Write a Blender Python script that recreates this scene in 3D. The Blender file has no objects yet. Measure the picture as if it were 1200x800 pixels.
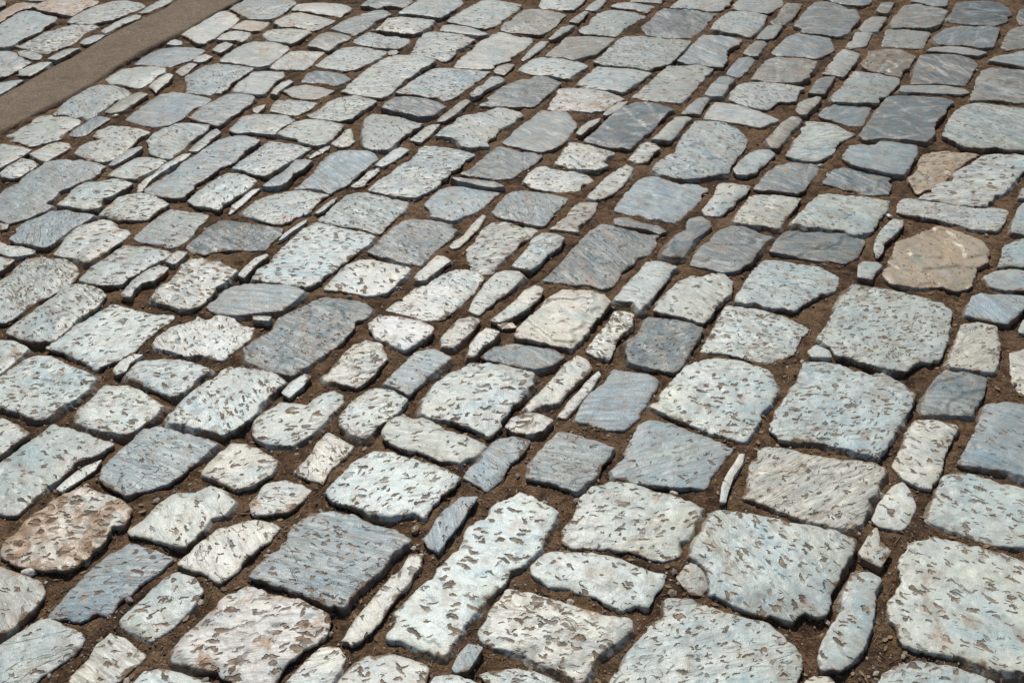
import bpy, math, random
import numpy as np
from mathutils import Vector, Matrix
from mathutils.geometry import delaunay_2d_cdt

random.seed(7)
scene = bpy.context.scene
col = scene.collection
R = math.radians

# ------------------------------------------------------------------ camera
W0, H0 = 1200.0, 800.0           # the photograph's pixel frame
FOC = 1150.0                     # focal length in those pixels
PITCH = math.atan(880.0 / FOC)   # looking down at the road
CAM_H = 1.55
cam_d = bpy.data.cameras.new('camera')
cam = bpy.data.objects.new('camera', cam_d)
col.objects.link(cam)
cam.location = (0, 0, CAM_H)
cam.rotation_euler = (math.pi / 2 - PITCH, 0, 0)
cam_d.sensor_width = 36.0
cam_d.lens = FOC / W0 * 36.0
cam_d.clip_start = 0.05
cam_d.clip_end = 1000.0
scene.camera = cam


def ground(px, z=0.0):
    """photo pixels (n,2) -> world points on the plane at height z"""
    px = np.asarray(px, float)
    x = px[:, 0] - W0 / 2
    y = px[:, 1] - H0 / 2
    down = y * math.cos(PITCH) + FOC * math.sin(PITCH)
    fwd = FOC * math.cos(PITCH) - y * math.sin(PITCH)
    t = (CAM_H - z) / down
    return np.stack([x * t, fwd * t], 1)


def project(p, z=0.0):
    """world ground points (n,2) -> photo pixels"""
    p = np.asarray(p, float)
    h = CAM_H - z
    f = p[:, 1] * math.cos(PITCH) + h * math.sin(PITCH)
    d = h * math.cos(PITCH) - p[:, 1] * math.sin(PITCH)
    return np.stack([W0 / 2 + FOC * p[:, 0] / f, H0 / 2 + FOC * d / f], 1)


# ------------------------------------------------------------------ noise
def _hash(ix, iy, s):
    n = (ix.astype(np.int64) * 374761393 + iy.astype(np.int64) * 668265263 + s * 2147483647) & 0xFFFFFFFF
    n = ((n ^ (n >> 13)) * 1274126177) & 0xFFFFFFFF
    n = (n ^ (n >> 16)) & 0xFFFF
    return n / 65535.0


def vnoise(x, y, s=0):
    x0 = np.floor(x); y0 = np.floor(y)
    fx = x - x0; fy = y - y0
    fx = fx * fx * fx * (fx * (fx * 6 - 15) + 10)
    fy = fy * fy * fy * (fy * (fy * 6 - 15) + 10)
    a = _hash(x0, y0, s); b = _hash(x0 + 1, y0, s)
    c = _hash(x0, y0 + 1, s); d = _hash(x0 + 1, y0 + 1, s)
    return (a + (b - a) * fx + (c - a) * fy + (a - b - c + d) * fx * fy) * 2 - 1


def fbm(x, y, octv=4, s=0, gain=0.5):
    v = np.zeros_like(x); a = 1.0; f = 1.0; t = 0.0
    for i in range(octv):
        c, sn = math.cos(i * 1.1), math.sin(i * 1.1)
        v += a * vnoise((c * x - sn * y) * f + i * 17.3, (sn * x + c * y) * f - i * 9.1, s + i)
        t += a; a *= gain; f *= 2.03
    return v / t


# ------------------------------------------------------------------ geometry helpers
def inside(poly, pts):
    x, y = pts[:, 0], pts[:, 1]
    r = np.zeros(len(pts), bool)
    n = len(poly)
    for i in range(n):
        x0, y0 = poly[i]; x1, y1 = poly[(i + 1) % n]
        if y0 == y1:
            continue
        c = (y0 > y) != (y1 > y)
        r ^= c & (x < (x1 - x0) * (y - y0) / (y1 - y0) + x0)
    return r


def edge_dist(poly, pts):
    d = np.full(len(pts), 1e9)
    n = len(poly)
    for i in range(n):
        a = poly[i]; b = poly[(i + 1) % n]
        ab = b - a
        L = max(ab @ ab, 1e-12)
        t = np.clip(((pts - a) @ ab) / L, 0, 1)
        q = pts - (a + t[:, None] * ab)
        d = np.minimum(d, q[:, 0] ** 2 + q[:, 1] ** 2)
    return np.sqrt(d)


def area2(p):
    x, y = p[:, 0], p[:, 1]
    return 0.5 * np.sum(x * np.roll(y, -1) - y * np.roll(x, -1))


def chaikin(p, r):
    q = np.roll(p, -1, 0)
    return np.stack([p * (1 - r) + q * r, p * r + q * (1 - r)], 1).reshape(-1, 2)


def resample(p, step):
    q = np.vstack([p, p[:1]])
    seg = np.linalg.norm(np.diff(q, axis=0), axis=1)
    s = np.concatenate([[0], np.cumsum(seg)])
    n = max(12, int(round(s[-1] / step)))
    u = np.linspace(0, s[-1], n, endpoint=False)
    return np.stack([np.interp(u, s, q[:, 0]), np.interp(u, s, q[:, 1])], 1)


def normals2(p):
    t = np.roll(p, -1, 0) - np.roll(p, 1, 0)
    t /= np.maximum(np.linalg.norm(t, axis=1), 1e-9)[:, None]
    return np.stack([t[:, 1], -t[:, 0]], 1)        # outward for a ccw loop


def make_mesh(name, verts, faces, mats, smooth=True):
    me = bpy.data.meshes.new(name)
    me.from_pydata([tuple(v) for v in verts], [], faces)
    for m in mats:
        me.materials.append(m)
    if smooth:
        me.polygons.foreach_set('use_smooth', [True] * len(me.polygons))
    me.update()
    return me


def stone_shape(poly, height, step, cls, pit, flags, seed, grow=0.0034):
    """poly: ccw outline (n,2) in metres round its own centre -> verts, faces, rim attribute"""
    size = math.sqrt(abs(area2(poly)))
    p = chaikin(poly, 0.035)
    p = resample(p, step)
    nrm = normals2(p)
    amp = min(0.0045, size * 0.022)
    ox, oy = seed * 13.7, seed * 7.9
    w = fbm(p[:, 0] * 28 + ox, p[:, 1] * 28 + oy, 3, 11) * amp * 0.5 + min(grow, size * 0.035)
    w += fbm(p[:, 0] * 80 + ox, p[:, 1] * 80 + oy, 2, 15) * amp * 0.5
    w -= (1 - np.abs(vnoise(p[:, 0] * 42 + oy, p[:, 1] * 42 + ox, 19))) ** 5 * amp * 0.9
    chip = np.clip(fbm(p[:, 0] * 16 + ox, p[:, 1] * 16 + oy, 2, 5) - 0.34, 0, 1) * amp * 6
    p = p + nrm * (w - chip)[:, None]
    n = len(p)
    nrm = normals2(p)
    bev = min(0.0034, size * 0.026)
    ring = p - nrm * bev * 0.38
    ring2 = p - nrm * bev
    # interior points on a jittered hex grid
    lo = p.min(0); hi = p.max(0)
    rs = np.random.RandomState(seed)
    q = np.roll(p, -1, 0)
    rows = []
    odd = 0
    for yy in np.arange(lo[1], hi[1], step * 0.87):
        odd ^= 1
        cr = (p[:, 1] > yy) != (q[:, 1] > yy)
        xs = np.sort(p[cr, 0] + (yy - p[cr, 1]) / (q[cr, 1] - p[cr, 1]) * (q[cr, 0] - p[cr, 0]))
        for x0, x1 in zip(xs[0::2], xs[1::2]):
            if x1 - x0 > step:
                gx = np.arange(math.ceil((x0 - odd * step / 2) / step) * step + odd * step / 2, x1, step)
                rows.append(np.stack([gx, np.full(len(gx), yy)], 1))
    g = np.vstack(rows) if rows else np.zeros((0, 2))
    g = g + (rs.rand(len(g), 2) - 0.5) * step * 0.4
    cand = np.vstack([ring, ring2])
    de = edge_dist(p, g)
    g = g[de > bev + step * 0.45]
    cd = edge_dist(p, cand)
    want = np.concatenate([np.full(n, bev * 0.3), np.full(n, bev * 0.85)])
    cand = cand[cd > want]
    allp = np.vstack([p, cand, g])
    res = delaunay_2d_cdt([Vector(q) for q in allp], [(i, (i + 1) % n) for i in range(n)], [], 1, 1e-7)
    v2 = np.array([[q.x, q.y] for q in res[0]])
    faces = [list(f) for f in res[2]]
    # which output vertex each outline vertex became
    rim = [None] * n
    for j, orig in enumerate(res[3]):
        for o in orig:
            if o < n:
                rim[o] = j
    d = edge_dist(p, v2)
    x = v2[:, 0] + ox; y = v2[:, 1] + oy
    rough = {0: 0.6, 1: 0.8, 2: 0.9, 3: 2.6}[pit]
    k = min(1.0, size / 0.16)
    z = fbm(x * 7, y * 7, 3, 21) * 0.0055 * k
    z += fbm(x * 26, y * 26, 2, 31) * 0.0018 * rough
    z += fbm(x * 90, y * 90, 1, 41) * 0.0005 * rough
    a = rs.rand() * 6.283
    tilt = (rs.rand() - 0.5) * 0.075
    z += (v2[:, 0] * math.cos(a) + v2[:, 1] * math.sin(a)) * tilt
    if 's' in flags or cls in 'ST':                 # split bedding: low ledges across the top
        b = rs.rand() * 3.14
        f_, wob, hgt = (5.0, 1.3, 0.0052) if cls == 'T' else (9.0, 0.7, 0.0034)
        u = (v2[:, 0] * math.cos(b) + v2[:, 1] * math.sin(b)) * f_ + fbm(x * 8, y * 8, 3, 51) * wob
        fr = u - np.floor(u)
        z += (np.clip((fr - 0.5) * 11, 0, 1) - fr) * hgt
    # chisel pits really cut into the nearer, worked stones
    if pit >= 1 and step < 0.006:
        c, s_ = math.cos(0.3), math.sin(0.3)
        u = (c * x - s_ * y) * 34; w2 = (s_ * x + c * y) * 78
        pn = fbm(u, w2, 2, 61)
        z -= np.clip(pn - (0.46 - 0.05 * pit), 0, 0.2) * 0.008
    # rounded, worn arris
    rb = bev * (1.0 + 0.6 * fbm(x * 14, y * 14, 2, 71))
    t = np.clip(1 - d / np.maximum(rb, 1e-4), 0, 1)
    fall = (1 - np.sqrt(np.clip(1 - t * t, 0, 1)))
    z -= fall * bev * 0.65
    z -= np.clip(1 - d / (size * 0.28), 0, 1) ** 2 * 0.0030 * k
    z = np.clip(z, -0.016, 0.016) + height
    verts = np.column_stack([v2, z])
    nv = len(verts)
    # sides in two bands, rough and flaring slightly under the soil
    base = [j for j in rim]
    ok = all(b is not None for b in base)
    if not ok:
        base = [b if b is not None else 0 for b in base]
    rimco = verts[base]
    f1 = fbm(p[:, 0] * 40 + ox, p[:, 1] * 40 + oy, 3, 81)
    # some flanks are undercut, others slope out under the soil
    fl = np.clip(0.34 + 1.5 * fbm(p[:, 0] * 9 + oy, p[:, 1] * 9 + ox, 2, 83), 0, 1) * min(1.0, size / 0.12)
    s1 = rimco.copy(); s1[:, :2] += nrm * (0.0060 * fl - 0.0022 * (1 - fl) + 0.003 * f1)[:, None]; s1[:, 2] = rimco[:, 2] - 0.0075
    s2 = rimco.copy(); s2[:, :2] += nrm * (0.0150 * fl - 0.0025 * (1 - fl) + 0.006 * np.roll(f1, 3))[:, None]; s2[:, 2] = rimco[:, 2] - 0.018
    s3 = rimco.copy(); s3[:, :2] += nrm * (0.004 + 0.016 * fl)[:, None]; s3[:, 2] = -0.045
    verts = np.vstack([verts, s1, s2, s3])
    rings = [base, list(range(nv, nv + n)), list(range(nv + n, nv + 2 * n)), list(range(nv + 2 * n, nv + 3 * n))]
    for r0, r1 in zip(rings[:-1], rings[1:]):
        for i in range(n):
            j = (i + 1) % n
            faces.append([r0[i], r1[i], r1[j], r0[j]])
    edge = np.concatenate([d, np.full(n, -0.007), np.full(n, -0.018), np.full(n, -0.04)])
    return verts, faces, edge

# ---- outlines of the stones: class, wear, then corners
ROWS = []
ROWS.append(('D', 0.3, 560, '''
R3 5,300 15,250 120,150 210,80 310,38 390,55 460,75 515,120 490,170 430,190 415,240 330,310 260,355 160,350 60,335
G1r -60,345 0,345 65,370 160,400 188,435 150,480 80,550 20,605 -60,610
P1 500,200 560,160 620,95 680,55 760,50 820,25 860,40 915,90 880,140 820,150 780,210 720,262 640,250 560,225 510,220
W1 690,335 760,270 850,200 940,165 1000,160 1070,170 1088,185 1050,235 985,285 930,350 855,403 790,360 740,350
B2 185,535 250,460 330,370 420,300 500,255 580,262 640,285 672,310 610,370 560,400 520,440 470,490 420,530 380,515 310,555 270,545
P2 468,550 510,505 560,465 640,390 690,370 760,395 790,440 760,490 710,540 650,590 590,628 540,605 480,580
P1 -60,700 0,650 60,610 150,555 190,548 250,580 310,600 328,630 290,690 220,730 150,770 110,830 40,900 -60,900
W1s 350,700 370,640 430,595 480,620 568,690 500,750 430,820 400,860 330,900 230,850 290,760
P1 480,830 515,800 560,750 620,742 700,760 820,800 870,860 700,900 500,890
R3w 660,670 720,600 800,530 830,510 880,450 960,415 1000,430 1080,460 1160,470 1230,510 1310,545 1260,610 1170,670 1120,720 1070,790 1020,840 960,830 900,790 850,745 750,730 680,710
W1r 975,95 1000,60 1040,20 1110,5 1170,20 1215,45 1180,85 1130,130 1060,135 985,140
B2 975,375 1000,340 1080,250 1150,180 1210,130 1290,118 1370,130 1440,170 1530,200 1605,240 1540,280 1500,340 1440,390 1370,460 1350,500 1280,498 1210,455 1140,430 1060,405 1000,385
W1 1325,635 1370,580 1430,500 1500,420 1560,350 1610,300 1655,290 1650,345 1600,400 1540,470 1480,560 1420,620 1370,660
B0 1655,235 1690,180 1740,120 1800,75 1868,72 1830,120 1790,180 1740,240 1710,285 1670,260
P2 1510,600 1540,520 1610,450 1700,360 1800,260 1830,190 1900,150 1930,100 1990,60 2030,45 2100,80 2180,130 2150,200 2110,270 2060,320 2010,370 1950,420 1880,490 1820,560 1760,650 1735,700 1660,670 1590,635 1515,625
W3 1870,590 1900,550 1930,490 1980,430 2040,430 2150,460 2260,500 2350,530 2465,548 2460,595 2390,650 2350,670 2300,740 2265,795 2190,745 2100,710 2000,665 1930,655 1880,620
W2 1115,800 1180,730 1250,660 1320,660 1350,700 1330,750 1290,810 1240,870 1150,880 1100,850
W2 1300,830 1370,740 1430,685 1560,690 1650,720 1672,740 1660,800 1640,870 1480,890 1340,880
B0 1765,740 1790,690 1830,645 1885,660 1855,710 1830,750 1780,755
P1 1660,830 1700,775 1760,765 1840,790 1930,840 1900,900 1720,900
P1 1870,765 1930,752 2010,745 2090,755 2190,800 2280,850 2200,900 2020,880 1930,820
P2 2195,205 2240,150 2270,80 2330,25 2400,12 2480,25 2560,55 2650,75 2750,115 2715,170 2680,240 2650,300 2600,318 2540,308 2480,290 2380,270 2290,260 2230,265 2195,245
P1 2075,345 2125,285 2200,280 2320,290 2430,320 2530,350 2600,380 2590,410 2550,460 2530,500 2480,485 2430,512 2400,495 2310,450 2200,415 2140,415 2080,365
P2 2690,300 2720,250 2760,175 2795,125 2900,130 3000,150 3110,170 3230,205 3340,245 3330,300 3290,360 3250,440 3240,500 3210,530 3140,510 3100,550 3010,522 2990,530 2900,500 2800,462 2768,448 2778,405 2760,345 2722,312
G1 2645,385 2680,340 2720,315 2760,345 2775,410 2745,460 2700,455 2660,410
P2 2380,790 2420,740 2450,690 2490,640 2540,570 2590,545 2605,465 2700,470 2800,510 2900,545 3000,570 3060,620 3135,700 3125,760 3100,820 3050,920 2500,930 2360,860
W1 3410,160 3440,90 3490,30 3530,12 3560,60 3580,110 3550,170 3520,200 3470,190 3430,182
W1r 3355,290 3400,215 3425,190 3440,250 3482,280 3440,345 3370,312
P1 3195,700 3220,640 3250,580 3290,520 3300,440 3330,370 3400,368 3440,390 3410,440 3415,500 3400,580 3380,640 3340,700 3280,745 3210,745
P2 3470,490 3500,400 3530,300 3560,250 3640,222 3720,235 3830,260 3950,300 4060,340 4110,420 4110,650 4060,740 4000,750 3900,745 3800,715 3700,690 3600,665 3530,640 3500,580 3475,530
P2 3420,830 3460,760 3520,720 3600,712 3700,730 3800,755 3900,800 3980,860 3900,920 3600,920
W1 3130,820 3150,790 3180,770 3240,775 3270,810 3260,860 3160,870
W0 2812,92 2820,30 2840,-15 2870,-60 2890,-95 2908,-98 2900,-60 2865,-10 2845,50 2835,92
'''))
ROWS.append(('C', 0.3, 320, '''
P2 180,290 230,255 300,200 370,160 440,120 510,135 570,150 690,155 650,190 590,230 550,270 520,300 450,345 375,372 310,335 250,305
P2 22,225 60,190 150,125 210,90 250,45 330,45 390,65 410,85 370,130 310,170 260,215 210,260 150,262 80,250
B0 800,125 840,90 900,50 960,38 1050,38 1130,50 1190,70 1150,105 1100,140 1020,145 920,155 850,145
W1 590,270 640,225 690,195 750,180 770,160 810,170 860,160 920,175 990,205 975,245 930,285 870,335 830,330 790,315 730,325 660,300 610,295
P1r -60,262 0,262 50,265 110,290 60,340 0,390 -50,410
P2 -40,440 0,400 60,360 120,325 190,320 250,350 310,375 380,410 340,450 290,490 230,520 170,565 110,555 50,525 0,515 -50,500
W0 440,375 470,345 520,315 560,318 510,350 490,380 450,395
P2 495,390 540,345 620,335 690,335 760,350 820,370 780,400 740,440 680,475 620,455 560,430 500,410
P2 285,555 310,520 370,475 400,435 450,428 510,435 560,465 635,510 600,550 550,590 500,625 430,610 350,595 300,580
P2 660,545 700,510 750,460 820,410 890,360 960,365 1000,370 1070,390 1115,420 1060,465 1020,500 1000,545 940,590 870,625 800,605 720,590 662,580
W1 -60,550 0,560 60,590 115,625 60,660 0,705 -60,740
P1 -50,770 0,730 60,690 130,640 200,580 250,585 320,620 400,650 440,670 380,705 300,740 250,785 230,800 180,830 120,885 60,938 0,930 -50,900
W0 220,840 270,795 330,750 400,725 370,765 320,800 240,850
B2 390,795 405,745 450,705 520,650 560,605 620,600 680,610 750,635 850,660 800,700 750,745 690,790 640,825 560,845 490,862 430,835
W2 785,775 830,725 900,662 960,665 1020,690 1080,730 1060,780 990,818 920,840 860,815
S2 950,290 1000,255 1070,215 1085,170 1140,140 1200,110 1260,80 1320,85 1380,100 1450,115 1460,130 1420,175 1390,180 1380,215 1320,280 1260,320 1200,360 1140,400 1060,385 1000,355 960,330
P0 985,165 1060,168 1050,185 990,180
R1w 1440,190 1470,170 1530,165 1620,180 1700,205 1680,235 1630,265 1580,295 1520,270 1470,245 1445,215
W1 1725,250 1760,210 1790,180 1840,168 1875,180 1850,215 1800,265 1770,290 1725,285
W1 1825,325 1835,280 1870,235 1900,215 1950,228 1930,255 1880,290 1850,325
W3 1260,400 1290,370 1340,320 1380,280 1430,255 1490,275 1510,335 1470,380 1430,420 1390,440 1330,425 1270,415
P0 1100,465 1140,420 1190,390 1215,400 1180,440 1130,485
B1 1500,430 1560,370 1620,310 1690,288 1730,300 1765,325 1720,360 1670,400 1630,440 1595,470 1550,450
P2 985,620 1000,565 1050,530 1100,500 1150,505 1200,515 1230,490 1270,460 1310,448 1350,465 1340,500 1280,555 1230,610 1190,640 1140,670 1050,665 1000,640
P2 1325,560 1370,510 1410,475 1460,447 1530,460 1590,490 1560,530 1510,575 1470,605 1430,645 1370,620 1330,590
W2 1150,775 1190,730 1230,670 1280,622 1320,640 1380,675 1340,720 1290,765 1260,818 1200,802
P1 1495,620 1520,580 1575,553 1610,575 1650,565 1710,590 1740,615 1820,630 1900,665 1860,700 1800,735 1720,725 1640,695 1560,680 1500,650
P2 1645,545 1655,490 1700,430 1760,385 1830,350 1900,345 1970,358 2085,390 2080,430 2030,490 1990,560 1950,600 1910,628 1840,600 1760,575 1690,560
P2 1270,850 1310,810 1350,765 1400,720 1460,692 1540,702 1640,730 1740,765 1795,795 1780,825 1720,870 1690,905 1660,955 1610,930 1530,950 1450,935 1380,905 1300,885
B1 1810,795 1850,745 1900,685 1950,640 2000,635 2070,655 2040,700 2000,740 1960,800 1900,845 1860,820
W3 1975,595 2000,560 2050,545 2100,548 2160,570 2120,615 2060,625 2000,615
S0 1880,325 1930,285 2000,275 2080,285 2160,300 2205,325 2160,360 2090,378 2000,360 1940,345
W1 1915,180 1960,150 2010,110 2050,65 2090,45 2125,55 2110,90 2060,135 2010,165 1950,190
T0 1940,200 2000,190 2020,210 1960,215
T0s 2005,235 2040,190 2100,145 2150,95 2200,62 2280,65 2360,80 2390,110 2350,150 2310,200 2270,250 2230,288 2160,275 2080,255 2020,255
W3 2290,295 2320,255 2370,200 2400,155 2440,148 2475,160 2465,210 2430,240 2400,290 2380,330 2330,320
S2 2455,265 2500,220 2530,170 2600,175 2680,190 2745,210 2720,260 2690,300 2670,350 2630,380 2540,360 2460,345 2450,310
P2 2735,300 2770,250 2800,190 2840,125 2900,125 2970,140 3060,165 3160,215 3120,260 3100,310 3000,350 2920,335 2840,310 2780,305
W1 2050,520 2100,470 2160,410 2210,350 2250,320 2290,335 2315,365 2280,400 2230,445 2180,500 2110,510 2070,540
W0 2180,555 2220,500 2270,450 2310,400 2340,382 2350,400 2310,450 2250,520 2205,565
B0 2250,570 2270,520 2310,470 2360,430 2400,380 2460,385 2530,395 2580,420 2550,460 2520,510 2490,560 2440,610 2370,605 2300,585
P2 2545,510 2590,460 2640,400 2680,360 2750,340 2790,328 2870,340 2950,365 3010,385 3038,450 3010,510 2970,560 2940,610 2910,650 2850,635 2780,615 2700,580 2620,550
B1 2050,775 2070,735 2120,680 2180,620 2230,620 2310,645 2400,680 2370,720 2330,780 2280,830 2250,845 2200,830 2120,808 2055,795
B2 2390,770 2430,720 2470,650 2500,590 2540,565 2620,580 2700,610 2780,640 2870,680 2830,720 2790,770 2750,835 2650,835 2560,825 2480,820 2400,795
W1s 2935,740 2945,700 2990,675 3080,680 3170,700 3300,730 3410,735 3465,765 3440,810 3400,900 3340,1000 3260,985 3160,960 3050,920 2960,890 2910,870 2925,800
P2 3195,250 3240,190 3280,110 3330,40 3420,50 3500,65 3590,85 3680,110 3715,140 3705,200 3695,270 3670,325 3600,350 3540,375 3470,370 3400,350 3320,325 3270,315 3250,285
P0 3155,305 3190,278 3240,300 3250,325 3170,325
P2 3005,600 3040,530 3090,460 3150,340 3240,345 3330,370 3400,400 3450,390 3520,430 3580,475 3550,530 3510,590 3470,660 3430,715 3340,695 3240,675 3140,655 3050,640
S1r 3600,530 3620,470 3660,410 3700,375 3780,385 3855,410 3840,470 3790,550 3700,545 3610,545
W2 3710,350 3730,290 3760,200 3820,192 3890,210 3905,270 3900,340 3880,378 3800,370 3720,358
B0 3775,155 3800,90 3840,72 3920,78 4000,85 4010,120 3970,165 3930,192 3860,180
P0 3980,220 4000,180 4080,170 4080,240 3990,230
W1 3945,310 4000,300 4080,310 4080,480 4000,470 3960,420 3950,360
B1 3750,740 3790,660 3820,600 3855,510 3920,500 4000,505 4090,520 4090,800 4000,795 3900,770 3800,745
P2 3630,945 3655,870 3690,795 3760,780 3850,798 3950,822 4060,850 4080,1065 4000,1062 3880,1050 3780,1020 3700,985 3640,965
W2 3490,745 3520,690 3550,620 3580,575 3650,580 3738,600 3720,650 3690,700 3680,760 3640,830 3600,825 3540,795
'''))
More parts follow.
